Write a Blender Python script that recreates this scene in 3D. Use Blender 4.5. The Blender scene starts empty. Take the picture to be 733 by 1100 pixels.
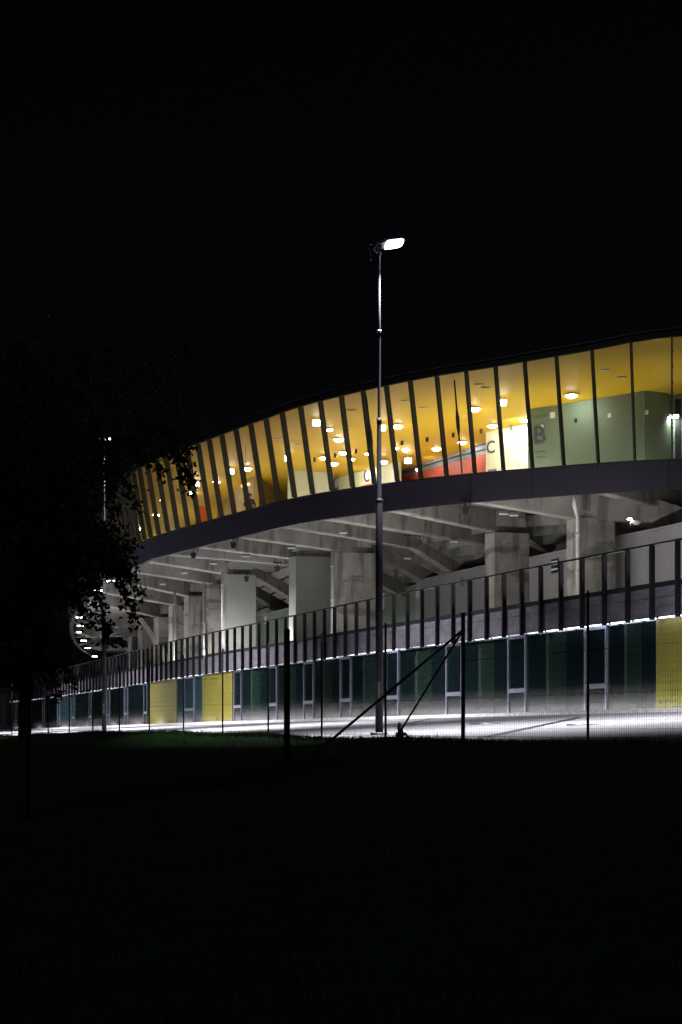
import bpy, math, random
from math import radians as R, sin, cos, pi
from mathutils import Vector, Matrix
random.seed(7)
S = bpy.context.scene
COL = S.collection
F, HX, HY = 2000.0, 366.5, 793.0            # focal length, principal column and horizon row of the survey photo

# ------------------------------------------------------------------ helpers
class MB:
    """collects polygons, builds one mesh object"""
    def __init__(s): s.v, s.f, s.m, s.mats, s.sm = [], [], [], [], []
    def face(s, pts, mi=0, smooth=False):
        n = len(s.v); s.v += [tuple(p) for p in pts]
        s.f.append(tuple(range(n, n + len(pts)))); s.m.append(mi); s.sm.append(smooth)
    def poly(s, verts, faces, mi=0, smooth=False):
        n = len(s.v); s.v += [tuple(p) for p in verts]
        for f in faces:
            s.f.append(tuple(n + i for i in f)); s.m.append(mi); s.sm.append(smooth)
    def hexa(s, b, t, mi=0):
        """b, t: four bottom and four top points, counter-clockwise"""
        s.poly(list(b) + list(t), [(3,2,1,0),(4,5,6,7),(0,1,5,4),(1,2,6,5),(2,3,7,6),(3,0,4,7)], mi)
    def box(s, c, ax, ay, az, mi=0):
        """centre and three half-axis vectors"""
        c, ax, ay, az = Vector(c), Vector(ax), Vector(ay), Vector(az)
        b = [c-ax-ay-az, c+ax-ay-az, c+ax+ay-az, c-ax+ay-az]
        t = [c-ax-ay+az, c+ax-ay+az, c+ax+ay+az, c-ax+ay+az]
        s.hexa(b, t, mi)
    def bar(s, p, q, w, h, mi=0, up=(0,0,1)):
        p, q, up = Vector(p), Vector(q), Vector(up)
        d = (q-p).normalized()
        if abs(d.dot(up)) > .98: up = Vector((0,1,0))
        a = d.cross(up).normalized(); b = a.cross(d)
        s.box((p+q)/2, (q-p)/2, a*w/2, b*h/2, mi)
    def tube(s, pts, radii, n=8, mi=0, caps=True):
        pts = [Vector(p) for p in pts]; rings = []
        for i, p in enumerate(pts):
            d = (pts[min(i+1, len(pts)-1)] - pts[max(i-1, 0)]).normalized()
            up = Vector((0,0,1)) if abs(d.z) < .9 else Vector((1,0,0))
            a = d.cross(up).normalized(); b = a.cross(d)
            r = radii[i] if hasattr(radii, '__len__') else radii
            rings.append([p + a*r*cos(2*pi*k/n) + b*r*sin(2*pi*k/n) for k in range(n)])
        base = len(s.v)
        for ring in rings: s.v += [tuple(p) for p in ring]
        for i in range(len(rings)-1):
            for k in range(n):
                k2 = (k+1) % n
                s.f.append((base+i*n+k, base+i*n+k2, base+(i+1)*n+k2, base+(i+1)*n+k)); s.m.append(mi); s.sm.append(True)
        if caps:
            s.f.append(tuple(base+k for k in range(n))[::-1]); s.m.append(mi); s.sm.append(False)
            s.f.append(tuple(base+(len(rings)-1)*n+k for k in range(n))); s.m.append(mi); s.sm.append(False)
    def build(s, name, mats, parent=None):
        me = bpy.data.meshes.new(name); me.from_pydata(s.v, [], s.f)
        mats = mats if isinstance(mats, (list, tuple)) else [mats]
        for m in mats: me.materials.append(m)
        me.polygons.foreach_set('material_index', s.m)
        me.polygons.foreach_set('use_smooth', s.sm)
        me.update()
        o = bpy.data.objects.new(name, me); COL.objects.link(o)
        if parent: attach(o, parent)
        return o

def attach(o, parent):
    """child keeps its world place; parents here carry no rotation or scale"""
    w = Vector((0,0,0)); p = parent
    while p: w += p.location; p = p.parent
    o.parent = parent; o.location = Vector(o.location) - w

def tag(o, label=None, cat=None, group=None, kind=None):
    if label: o['label'] = label
    if cat: o['category'] = cat
    if group: o['group'] = group
    if kind: o['kind'] = kind
    return o
def thing(name, loc, label, cat, group=None):
    o = bpy.data.objects.new(name, None); COL.objects.link(o); o.location = loc; o.empty_display_size = .2
    return tag(o, label, cat, group)
def copy_tree(o, parent=None):
    c = o.copy(); COL.objects.link(c); c.parent = parent
    for ch in list(o.children): copy_tree(ch, c)
    return c

def lerp(tab, t):
    if t <= tab[0][0]: return tab[0][1]
    for (a, va), (b, vb) in zip(tab, tab[1:]):
        if t <= b: return va + (vb-va)*(t-a)/(b-a)
    return tab[-1][1]

# ------------------------------------------------------------------ materials
def newmat(name):
    m = bpy.data.materials.new(name); m.use_nodes = True
    return m, m.node_tree, m.node_tree.nodes['Principled BSDF']
def simple(name, col, rough=.6, metal=0, spec=.5, noise=0, nscale=6, bump=0, bscale=40):
    m, nt, b = newmat(name)
    b.inputs['Base Color'].default_value = (*col, 1); b.inputs['Roughness'].default_value = rough
    b.inputs['Metallic'].default_value = metal; b.inputs['Specular IOR Level'].default_value = spec
    tc = nt.nodes.new('ShaderNodeTexCoord')
    if noise:
        n = nt.nodes.new('ShaderNodeTexNoise'); n.inputs['Scale'].default_value = nscale; n.inputs['Detail'].default_value = 6
        nt.links.new(tc.outputs['Object'], n.inputs['Vector'])
        mx = nt.nodes.new('ShaderNodeMix'); mx.data_type = 'RGBA'
        mx.inputs['A'].default_value = (*[c*(1-noise) for c in col], 1); mx.inputs['B'].default_value = (*[min(1, c*(1+noise)) for c in col], 1)
        rp = nt.nodes.new('ShaderNodeMapRange'); rp.inputs['From Min'].default_value = .3; rp.inputs['From Max'].default_value = .7
        nt.links.new(n.outputs['Fac'], rp.inputs['Value']); nt.links.new(rp.outputs['Result'], mx.inputs['Factor'])
        nt.links.new(mx.outputs['Result'], b.inputs['Base Color'])
    if bump:
        n = nt.nodes.new('ShaderNodeTexNoise'); n.inputs['Scale'].default_value = bscale; n.inputs['Detail'].default_value = 4
        nt.links.new(tc.outputs['Object'], n.inputs['Vector'])
        bp = nt.nodes.new('ShaderNodeBump'); bp.inputs['Strength'].default_value = bump; bp.inputs['Distance'].default_value = .02
        nt.links.new(n.outputs['Fac'], bp.inputs['Height']); nt.links.new(bp.outputs['Normal'], b.inputs['Normal'])
    return m
def concrete(name, col, stain=.5, bands=True):
    m, nt, b = newmat(name); L = nt.links.new; N = nt.nodes.new
    tc = N('ShaderNodeTexCoord')
    n1 = N('ShaderNodeTexNoise'); n1.inputs['Scale'].default_value = .9; n1.inputs['Detail'].default_value = 8; n1.inputs['Roughness'].default_value = .65
    L(tc.outputs['Object'], n1.inputs['Vector'])
    r1 = N('ShaderNodeMapRange'); r1.inputs['From Min'].default_value = .35; r1.inputs['From Max'].default_value = .68
    L(n1.outputs['Fac'], r1.inputs['Value'])
    mp = N('ShaderNodeMapping'); mp.inputs['Scale'].default_value = (2.2, 2.2, .22); L(tc.outputs['Object'], mp.inputs['Vector'])
    n2 = N('ShaderNodeTexNoise'); n2.inputs['Scale'].default_value = 1.2; n2.inputs['Detail'].default_value = 7; L(mp.outputs['Vector'], n2.inputs['Vector'])
    r2 = N('ShaderNodeMapRange'); r2.inputs['From Min'].default_value = .52; r2.inputs['From Max'].default_value = .64; L(n2.outputs['Fac'], r2.inputs['Value'])
    mx = N('ShaderNodeMix'); mx.data_type = 'RGBA'
    mx.inputs['A'].default_value = (*[c*.72 for c in col], 1); mx.inputs['B'].default_value = (*[min(1, c*1.15) for c in col], 1)
    L(r1.outputs['Result'], mx.inputs['Factor'])
    m2 = N('ShaderNodeMix'); m2.data_type = 'RGBA'; m2.blend_type = 'MULTIPLY'
    m2.inputs['B'].default_value = (1-stain, 1-stain, 1-stain, 1)
    L(r2.outputs['Result'], m2.inputs['Factor']); L(mx.outputs['Result'], m2.inputs['A'])
    out = m2
    if bands:                                   # damp pour joints: ragged darker bands across the cast
        mp3 = N('ShaderNodeMapping'); mp3.inputs['Scale'].default_value = (.35, .35, 1.15); L(tc.outputs['Object'], mp3.inputs['Vector'])
        w = N('ShaderNodeTexNoise'); w.inputs['Scale'].default_value = 1.0; w.inputs['Detail'].default_value = 7; w.inputs['Roughness'].default_value = .6
        L(mp3.outputs['Vector'], w.inputs['Vector'])
        r3 = N('ShaderNodeMapRange'); r3.inputs['From Min'].default_value = .55; r3.inputs['From Max'].default_value = .61; L(w.outputs['Fac'], r3.inputs['Value'])
        m3 = N('ShaderNodeMix'); m3.data_type = 'RGBA'; m3.blend_type = 'MULTIPLY'; m3.inputs['B'].default_value = (.55, .55, .55, 1)
        L(r3.outputs['Result'], m3.inputs['Factor']); L(m2.outputs['Result'], m3.inputs['A']); out = m3
    L(out.outputs['Result'], b.inputs['Base Color']); b.inputs['Roughness'].default_value = .85
    n4 = N('ShaderNodeTexNoise'); n4.inputs['Scale'].default_value = 12; n4.inputs['Detail'].default_value = 6; L(tc.outputs['Object'], n4.inputs['Vector'])
    bp = N('ShaderNodeBump'); bp.inputs['Strength'].default_value = .25; bp.inputs['Distance'].default_value = .03
    L(n4.outputs['Fac'], bp.inputs['Height']); L(bp.outputs['Normal'], b.inputs['Normal'])
    return m
def emit(name, col, strength):
    m, nt, b = newmat(name)
    b.inputs['Base Color'].default_value = (.5,.5,.5,1)
    b.inputs['Emission Color'].default_value = (*col, 1); b.inputs['Emission Strength'].default_value = strength
    return m
def glass(name, tint=(.93,.96,.93), refl=.9):
    m = bpy.data.materials.new(name); m.use_nodes = True; nt = m.node_tree; nt.nodes.clear(); N = nt.nodes.new
    o = N('ShaderNodeOutputMaterial'); t = N('ShaderNodeBsdfTransparent'); t.inputs['Color'].default_value = (*tint, 1)
    g = N('ShaderNodeBsdfGlossy'); g.inputs['Roughness'].default_value = .03; g.inputs['Color'].default_value = (refl, refl, refl, 1)
    fr = N('ShaderNodeFresnel'); fr.inputs['IOR'].default_value = 1.45; mx = N('ShaderNodeMixShader')
    nt.links.new(fr.outputs[0], mx.inputs[0]); nt.links.new(t.outputs[0], mx.inputs[1]); nt.links.new(g.outputs[0], mx.inputs[2])
    nt.links.new(mx.outputs[0], o.inputs[0]); return m

M = {}
M['fascia'] = simple('fascia_metal', (.034,.029,.045), .52, .1, .3, noise=.12, nscale=.6)
M['dark_metal'] = simple('dark_metal', (.022,.021,.025), .45, .2, .4)
M['mullion'] = simple('mullion_metal', (.022,.022,.02), .5, .1, .4)
M['rail'] = simple('rail_metal', (.010,.009,.012), .7, 0, .15)
M['yellow_ceiling'] = simple('yellow_ceiling', (.76,.475,.032), .55, 0, .3, noise=.06, nscale=.5)
M['roof_edge'] = simple('roof_edge_metal', (.006,.006,.007), .8, 0, .1)
M['roof'] = simple('roof_membrane', (.02,.02,.022), .9)
M['slab'] = concrete('slab_concrete', (.30,.285,.26), .3, False)
M['beam'] = concrete('beam_concrete', (.35,.335,.31), .4, False)
M['column'] = concrete('column_concrete', (.40,.385,.355), .45, True)
M['smooth_column'] = simple('smooth_render', (.27,.275,.255), .8, noise=.08, nscale=1)
M['step'] = concrete('step_concrete', (.42,.41,.38), .35, False)
M['kiosk'] = simple('kiosk_panel', (.34,.33,.34), .45, .1, .5, noise=.05, nscale=1)
M['kiosk_green'] = simple('kiosk_green_panel', (.18,.23,.18), .5, 0, .5, noise=.05)
M['green_wall'] = simple('green_wall', (.165,.22,.155), .55, 0, .4, noise=.05, nscale=.8)
M['pale_wall'] = simple('pale_wall', (.62,.66,.52), .6, 0, .4, noise=.05, nscale=.8)
M['cream_wall'] = simple('cream_wall', (.66,.66,.5), .6, 0, .4, noise=.08, nscale=1.5)
M['tan_wall'] = simple('tan_wall', (.42,.30,.085), .45, 0, .4, noise=.12, nscale=.7)
M['red_wall'] = simple('red_wall', (.36,.055,.024), .5, 0, .4, noise=.12, nscale=1.2)
M['grey_board'] = simple('grey_board', (.17,.175,.19), .6, noise=.1)
M['floor'] = simple('floor_screed', (.42,.41,.38), .5, noise=.1)
M['letter'] = simple('letter_paint', (.06,.05,.10), .6)
M['letter_faint'] = simple('letter_faint_paint', (.075,.08,.11), .6)
M['letter_pale'] = simple('letter_pale_paint', (.46,.46,.38), .6)
M['letter_red'] = simple('letter_red_paint', (.5,.06,.04), .6)
M['white'] = simple('white_enamel', (.75,.75,.74), .4)
M['pipe'] = simple('drainpipe_plastic', (.55,.55,.54), .4)
M['pane'] = glass('facade_glass')
M['galv'] = simple('galvanised_steel', (.22,.22,.235), .4, .7, .5, noise=.15, nscale=3)
M['pole_dark'] = simple('painted_pole', (.014,.0135,.017), .6, .1, .2)
M['fence'] = simple('fence_coating', (.012,.014,.013), .6, .1, .3)
M['wire'] = simple('fence_wire', (.03,.034,.032), .55, .3, .3)
M['bark'] = simple('bark', (.035,.028,.022), .9, noise=.3, nscale=20, bump=.6, bscale=30)
M['plinth'] = simple('white_gravel', (.8,.79,.74), .9, noise=.35, nscale=9, bump=1, bscale=14)
M['iron'] = simple('cast_iron', (.05,.05,.05), .6, .5, .4)
M['hydrant'] = simple('hydrant_paint', (.2,.025,.025), .5, noise=.2, nscale=8)
M['hydrant_cap'] = simple('hydrant_cap_metal', (.3,.31,.33), .4, .6)
M['orange'] = simple('orange_cloth', (.75,.14,.02), .7)
M['skin'] = simple('skin', (.45,.28,.2), .6)
M['coat'] = simple('dark_coat', (.03,.045,.05), .8)
M['hair'] = simple('dark_hair', (.02,.015,.012), .6)
M['down'] = emit('downlight_lens', (1,.93,.85), 55)
M['spot'] = emit('projector_lens', (1,.96,.9), 14)
M['strip'] = emit('led_strip', (.74,.81,1), 10)
M['strip_mid'] = emit('led_strip_mid', (.76,.83,1), 2.6)
M['strip_dim'] = emit('led_strip_dim', (.8,.86,1), .8)
M['lamp_lens'] = emit('lamp_lens', (.93,.94,1), 22)
M['lum'] = emit('luminaire_lens', (.93,.93,1), 22)
M['lum_dim'] = emit('luminaire_lens_dim', (1,.97,.92), .12)
M['orange_lum'] = emit('orange_sign_light', (1,.32,.06), 9)

def ground_glass(name, col):
    m, nt, b = newmat(name)
    b.inputs['Base Color'].default_value = (*col, 1); b.inputs['Roughness'].default_value = .09
    b.inputs['Specular IOR Level'].default_value = .5
    tc = nt.nodes.new('ShaderNodeTexCoord'); n = nt.nodes.new('ShaderNodeTexNoise'); n.inputs['Scale'].default_value = .5
    nt.links.new(tc.outputs['Object'], n.inputs['Vector'])
    bp = nt.nodes.new('ShaderNodeBump'); bp.inputs['Strength'].default_value = .04; bp.inputs['Distance'].default_value = .05
    nt.links.new(n.outputs['Fac'], bp.inputs['Height']); nt.links.new(bp.outputs['Normal'], b.inputs['Normal'])
    # bounce glow painted into the colour at the foot of the panes, ragged upper limit
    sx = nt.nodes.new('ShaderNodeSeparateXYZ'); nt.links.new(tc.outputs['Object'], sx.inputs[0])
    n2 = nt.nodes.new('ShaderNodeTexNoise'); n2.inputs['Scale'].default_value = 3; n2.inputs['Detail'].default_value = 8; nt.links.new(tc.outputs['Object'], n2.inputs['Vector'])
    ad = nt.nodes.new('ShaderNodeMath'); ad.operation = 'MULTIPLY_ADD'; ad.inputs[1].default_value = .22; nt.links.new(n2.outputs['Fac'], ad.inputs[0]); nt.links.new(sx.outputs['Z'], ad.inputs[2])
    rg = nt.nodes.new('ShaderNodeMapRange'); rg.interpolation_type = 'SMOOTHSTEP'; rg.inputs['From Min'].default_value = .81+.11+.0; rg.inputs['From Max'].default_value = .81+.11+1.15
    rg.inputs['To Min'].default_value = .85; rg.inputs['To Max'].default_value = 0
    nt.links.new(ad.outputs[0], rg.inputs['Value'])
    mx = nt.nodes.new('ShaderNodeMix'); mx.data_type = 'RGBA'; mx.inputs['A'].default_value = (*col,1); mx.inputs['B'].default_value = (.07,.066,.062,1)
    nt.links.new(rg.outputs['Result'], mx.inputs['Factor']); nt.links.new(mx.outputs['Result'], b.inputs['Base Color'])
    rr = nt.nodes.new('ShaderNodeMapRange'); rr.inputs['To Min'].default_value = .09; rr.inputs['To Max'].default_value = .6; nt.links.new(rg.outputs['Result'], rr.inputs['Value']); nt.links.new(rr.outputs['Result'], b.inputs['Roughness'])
    return m
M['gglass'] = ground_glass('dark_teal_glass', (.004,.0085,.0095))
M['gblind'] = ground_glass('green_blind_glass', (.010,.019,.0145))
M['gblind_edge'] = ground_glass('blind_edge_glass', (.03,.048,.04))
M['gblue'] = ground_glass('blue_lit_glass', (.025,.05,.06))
M['frame'] = simple('aluminium_frame', (.2,.205,.25), .42, .4, .5, noise=.1, nscale=3)

def yellow_panel():
    m, nt, b = newmat('yellow_panel'); N = nt.nodes.new; L = nt.links.new
    tc = N('ShaderNodeTexCoord'); n = N('ShaderNodeTexNoise'); n.inputs['Scale'].default_value = 1.3; n.inputs['Detail'].default_value = 8
    L(tc.outputs['Object'], n.inputs['Vector'])
    mx = N('ShaderNodeMix'); mx.data_type = 'RGBA'; mx.inputs['A'].default_value = (.105,.09,.006,1); mx.inputs['B'].default_value = (.175,.152,.012,1)
    L(n.outputs['Fac'], mx.inputs['Factor']); L(mx.outputs['Result'], b.inputs['Base Color']); b.inputs['Roughness'].default_value = .55
    w = N('ShaderNodeTexWave'); w.bands_direction = 'Z'; w.inputs['Scale'].default_value = 1.6; w.inputs['Distortion'].default_value = .2
    L(tc.outputs['Object'], w.inputs['Vector'])
    bp = N('ShaderNodeBump'); bp.inputs['Strength'].default_value = .25; bp.inputs['Distance'].default_value = .02
    L(w.outputs['Fac'], bp.inputs['Height']); L(bp.outputs['Normal'], b.inputs['Normal'])
    return m
M['yellow_panel'] = yellow_panel()

def cladding():
    m, nt, b = newmat('perforated_cladding'); N = nt.nodes.new; L = nt.links.new
    tc = N('ShaderNodeTexCoord')
    n = N('ShaderNodeTexNoise'); n.inputs['Scale'].default_value = 1.1; n.inputs['Detail'].default_value = 9; n.inputs['Roughness'].default_value = .7
    mp = N('ShaderNodeMapping'); mp.inputs['Scale'].default_value = (1,1,3.5); L(tc.outputs['Object'], mp.inputs['Vector']); L(mp.outputs['Vector'], n.inputs['Vector'])
    mx = N('ShaderNodeMix'); mx.data_type = 'RGBA'; mx.inputs['A'].default_value = (.07,.064,.076,1); mx.inputs['B'].default_value = (.18,.166,.19,1)
    r = N('ShaderNodeMapRange'); r.inputs['From Min'].default_value = .3; r.inputs['From Max'].default_value = .7
    L(n.outputs['Fac'], r.inputs['Value']); L(r.outputs['Result'], mx.inputs['Factor'])
    L(mx.outputs['Result'], b.inputs['Base Color']); b.inputs['Roughness'].default_value = .55; b.inputs['Metallic'].default_value = .15
    return m
M['cladding'] = cladding()

def paving_mat():
    m, nt, b = newmat('paving_concrete'); N = nt.nodes.new; L = nt.links.new
    tc = N('ShaderNodeTexCoord')
    n = N('ShaderNodeTexNoise'); n.inputs['Scale'].default_value = .35; n.inputs['Detail'].default_value = 9; n.inputs['Roughness'].default_value = .62
    L(tc.outputs['Object'], n.inputs['Vector'])
    mx = N('ShaderNodeMix'); mx.data_type = 'RGBA'; mx.inputs['A'].default_value = (.235,.23,.245,1); mx.inputs['B'].default_value = (.40,.39,.41,1)
    r = N('ShaderNodeMapRange'); r.inputs['From Min'].default_value = .3; r.inputs['From Max'].default_value = .7
    L(n.outputs['Fac'], r.inputs['Value']); L(r.outputs['Result'], mx.inputs['Factor'])
    mp = N('ShaderNodeMapping'); mp.inputs['Rotation'].default_value = (0,0,R(-19.3)); L(tc.outputs['Object'], mp.inputs['Vector'])
    br = N('ShaderNodeTexBrick'); br.offset = 0; br.inputs['Scale'].default_value = 1
    br.inputs['Brick Width'].default_value = 4.2; br.inputs['Row Height'].default_value = 5.6; br.inputs['Mortar Size'].default_value = .025
    br.inputs['Color1'].default_value = (1,1,1,1); br.inputs['Color2'].default_value = (.86,.86,.86,1); br.inputs['Mortar'].default_value = (.42,.42,.42,1)
    L(mp.outputs['Vector'], br.inputs['Vector'])
    m2 = N('ShaderNodeMix'); m2.data_type = 'RGBA'; m2.blend_type = 'MULTIPLY'; m2.inputs['Factor'].default_value = 1
    L(mx.outputs['Result'], m2.inputs['A']); L(br.outputs['Color'], m2.inputs['B'])
    L(m2.outputs['Result'], b.inputs['Base Color']); b.inputs['Roughness'].default_value = .75
    n4 = N('ShaderNodeTexNoise'); n4.inputs['Scale'].default_value = 9; n4.inputs['Detail'].default_value = 5; L(tc.outputs['Object'], n4.inputs['Vector'])
    bp = N('ShaderNodeBump'); bp.inputs['Strength'].default_value = .2; bp.inputs['Distance'].default_value = .02
    L(n4.outputs['Fac'], bp.inputs['Height']); L(bp.outputs['Normal'], b.inputs['Normal'])
    return m
M['paving'] = paving_mat()
M['lawn'] = simple('lawn_soil', (.012,.034,.009), .95, 0, .1, noise=.5, nscale=2.5, bump=.8, bscale=25)
M['blade'] = simple('grass_blade', (.022,.07,.015), .8, 0, .15, noise=.3, nscale=1)
M['leaf'] = simple('leaf', (.035,.06,.02), .75, 0, .2, noise=.4, nscale=2)

# ------------------------------------------------------------------ plan curves
class Curve:
    """smooth plan curve, sampled by arc length"""
    def __init__(s, pts, step=.2):
        P = [Vector(p).to_2d() if len(p) > 2 else Vector((p[0], p[1])) for p in pts]
        out = []
        for i in range(len(P)-1):
            p0, p1, p2, p3 = P[max(i-1,0)], P[i], P[i+1], P[min(i+2,len(P)-1)]
            for k in range(24):
                t = k/24
                out.append(.5*((2*p1) + (p2-p0)*t + (2*p0-5*p1+4*p2-p3)*t*t + (3*p1-p0-3*p2+p3)*t**3))
        out.append(P[-1])
        q = [out[0]]; acc = 0
        for a, b in zip(out, out[1:]):
            L = (b-a).length
            if L < 1e-9: continue
            while acc + L >= step:
                t = (step-acc)/L; a = a + (b-a)*t; q.append(a.copy()); L = (b-a).length; acc = 0
            acc += L
        for _ in range(30):
            q = [q[0]] + [(q[i-1]+2*q[i]+q[i+1])/4 for i in range(1, len(q)-1)] + [q[-1]]
        s.q, s.step, s.len = q, step, step*(len(q)-1)
    def at(s, t):
        u = max(0, min(len(s.q)-1.001, t/s.step)); i = int(u); return s.q[i].lerp(s.q[i+1], u-i)
    def tan(s, t):
        d = s.at(t+.5) - s.at(t-.5)
        return d.normalized()
    def nor(s, t):            # inward, away from the street
        d = s.tan(t); return Vector((-d.y, d.x)) if Vector((-d.y, d.x)).x > 0 else Vector((d.y, -d.x))
    def off(s, t, o, z=0):
        p = s.at(t) + s.nor(t)*o; return Vector((p.x, p.y, z))
    def find(s, x, o=0, far=False):
        """arc length where the curve, set back by o, lies in the direction of survey column x"""
        best, bt = 1e9, 0; t = 0
        while t < s.len:
            p = s.off(t, o); e = abs(HX + F*p.x/p.y - x)
            if e < best and (not far or t > s.far): best, bt = e, t
            if best < 3 and e > best + 12 and not far: break
            t += .1
        return bt

def P(x, d, z=0): return Vector(((x-HX)/F*d, d, z))

ZB, ZF = 9.5, 10.62                        # underside and top of the fascia band
rp = [(733,526),(683,527.6),(639,530),(583,534),(533,537.7),(483,541.8),(433,547.2),(383,553.2),(333,560.3),(300,566.7),(263,575.5),(233,583),(183,595.3),(153,605),(112,628),(92,646),(80,660),(75,672),(78,688),(88,699),(105,707)]
ring_pts = [(34,72.2),(27,70.9),(20,70.6)] + [((x-HX)/F*(F*ZB/(HY-y)), F*ZB/(HY-y)) for x, y in rp] + [(-27,250)]
ring = Curve(ring_pts); ring.far = ring.find(80)
ZROOF = [(70.5,15.6),(71.2,15.2),(72.2,14.9),(74.4,14.68),(77,14.6),(84,14.36),(96,14.4),(101,14.27),(104,14.1),(108,13.75),(115,13.2),(130,12.7),(200,12.3)]
def zroof(t):
    return lerp(ZROOF, ring.at(t).y)
ZG, ZBASE, ZPAN, ZRAIL = 3.7, .81, 4.63, 5.9
k = ZG*F
gp = [(733,660),(583,678),(533,684.2),(410,699),(330,709.5),(240,721),(180,729.3),(100,741.8),(40,750.5),(5,755)]
gpts = [((x-HX)/F*k/(HY-y), k/(HY-y)) for x, y in gp]
a, b = Vector(gpts[0]), Vector(gpts[2]); d0 = (a-b).normalized()
pod = Curve([tuple(a+d0*40), tuple(a+d0*20), tuple(a+d0*8)] + gpts + [(-52, 262)])
U = Vector((d0.x, d0.y, 0)); NI = Vector((-d0.y, d0.x, 0))
if NI.x < 0: NI = -NI
Z3 = Vector((0,0,1))

# ------------------------------------------------------------------ ground
def pod_side(p):                            # distance in front of the podium line (towards the street)
    q = Vector((a.x-p[0], a.y-p[1])); return q.x*NI.x + q.y*NI.y
FA = Vector((1.94, 29.6))                   # fence corner post
FU = Vector((-U.x, -U.y))                   # along the fence, away
def fence_side(p): q = Vector((FA.x-p[0], FA.y-p[1])); return q.x*NI.x + q.y*NI.y
CREST = [(15,-.10),(22,-.085),(30,-.05),(36,0),(45,.12),(55,.16),(65,.08),(80,.05),(120,.1)]
def lawn_z(x, y):
    p = fence_side((x, y)); zc = lerp(CREST, y + p*.35)
    if p > 0:
        return zc - .118*max(0, p-.4) - .004*sin(x*2.1+y*.7)*5 - .02*sin(x*.9-y*.5)
    return zc + .35*p
mb = MB()
# base terrain, one sheet to the horizon, below everything
xs = [-900,-300,-120,-60,-40] + [-30+.5*i for i in range(0,121)] + [40,60,120,300,900]
ys = [-400,-100,-30,-10] + [-4+.5*i for i in range(0,200)] + [110,140,200,300,600,1400]
def base_z(x, y):
    p = fence_side((x, y))
    if p > -1.2 and y < 130 and abs(x) < 60:
        return max(lawn_z(x, y), -2.4)
    return -.9 if y >= 0 else -2.4
n = len(xs)
V = [(x, y, base_z(x, y)) for y in ys for x in xs]
Fc = [(j*n+i, j*n+i+1, (j+1)*n+i+1, (j+1)*n+i) for j in range(len(ys)-1) for i in range(n-1)]
mb.poly(V, Fc, 0, True)
tag(mb.build('lawn', M['lawn']), kind='structure')

# paving between podium and fence, falling to the fence
mb = MB(); W = 16.95; NW = 14; st = [i*2.0 for i in range(int(pod.len/2))]
V = []
for t in st:
    for j in range(NW+1):
        o = -W*j/NW; q = pod.off(t, o, ZBASE + .0545*o)
        V.append(tuple(q))
Fc = [(i*(NW+1)+j, i*(NW+1)+j+1, (i+1)*(NW+1)+j+1, (i+1)*(NW+1)+j) for i in range(len(st)-1) for j in range(NW)]
mb.poly(V, Fc, 0, True)
tag(mb.build('paving', M['paving']), kind='structure')
def pave_z(x, y): return ZBASE - .0545*pod_side((x, y))
mb = MB()
for t0, t1 in zip(st, st[1:]):              # raised gravel edging at the foot of the wall
    for (o0, o1) in ((-.02,-.55),):
        z0 = ZBASE + .004; h = .09
        mb.hexa([pod.off(t0,o1,z0-.1), pod.off(t1,o1,z0-.1), pod.off(t1,o0,z0-.1), pod.off(t0,o0,z0-.1)],
                [pod.off(t0,o1,z0+h), pod.off(t1,o1,z0+h), pod.off(t1,o0,z0+h), pod.off(t0,o0,z0+h)])
tag(mb.build('gravel_strip', M['plinth']), kind='structure')

def on_pave(x, y):                          # survey direction to paving point
    bx, bz = (x-HX)/F, (HY-y)/F
    # bz*d = ZBASE - .0545*((a.x-bx d)NI.x + (a.y-d)NI.y)
    c0 = ZBASE - .0545*(a.x*NI.x + a.y*NI.y); c1 = .0545*(bx*NI.x + NI.y)
    d = c0/(bz-c1); return Vector((bx*d, d, bz*d))
def paving_streak(p, q, w):  # narrow dark strip lying just above the paving
    mb = MB(); n = 12
    d = (q-p); s = Vector((d.y,-d.x,0)).normalized()*w/2
    for i in range(n):
        u, v = p+d*i/n, p+d*(i+1)/n
        pts = [u-s, v-s, v+s, u+s]
        mb.face([(c.x, c.y, pave_z(c.x, c.y)+.006) for c in pts])
    return mb.build('dark_streak', M['iron'])
o = paving_streak(on_pave(624,770.5), on_pave(519,792.5), .26)
tag(o, 'long dark streak crossing the paving towards the corner fence post', 'streak')
o = paving_streak(on_pave(465,771.5), on_pave(425,781), .16)
tag(o, 'short thin dark streak in the paving right of the tall lamp post', 'streak')
def manhole(x, y, r, lab):
    c = on_pave(x, y); t = thing('manhole_cover', (c.x, c.y, pave_z(c.x,c.y)), lab, 'manhole cover')
    mb = MB()
    mb.tube([c+Vector((0,0,-.03)), c+Vector((0,0,.012))], r, 24); ob = mb.build('frame_ring', M['galv'], t)
    mb = MB(); mb.tube([c+Vector((0,0,-.02)), c+Vector((0,0,.018))], r*.86, 24)
    mb.build('lid', M['iron'], t)
manhole(524, 777.3, .5, 'round dark manhole cover in the paving just right of the corner fence post')
manhole(629, 778.5, .42, 'round dark manhole cover in the paving behind the rightmost fence post')

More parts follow.
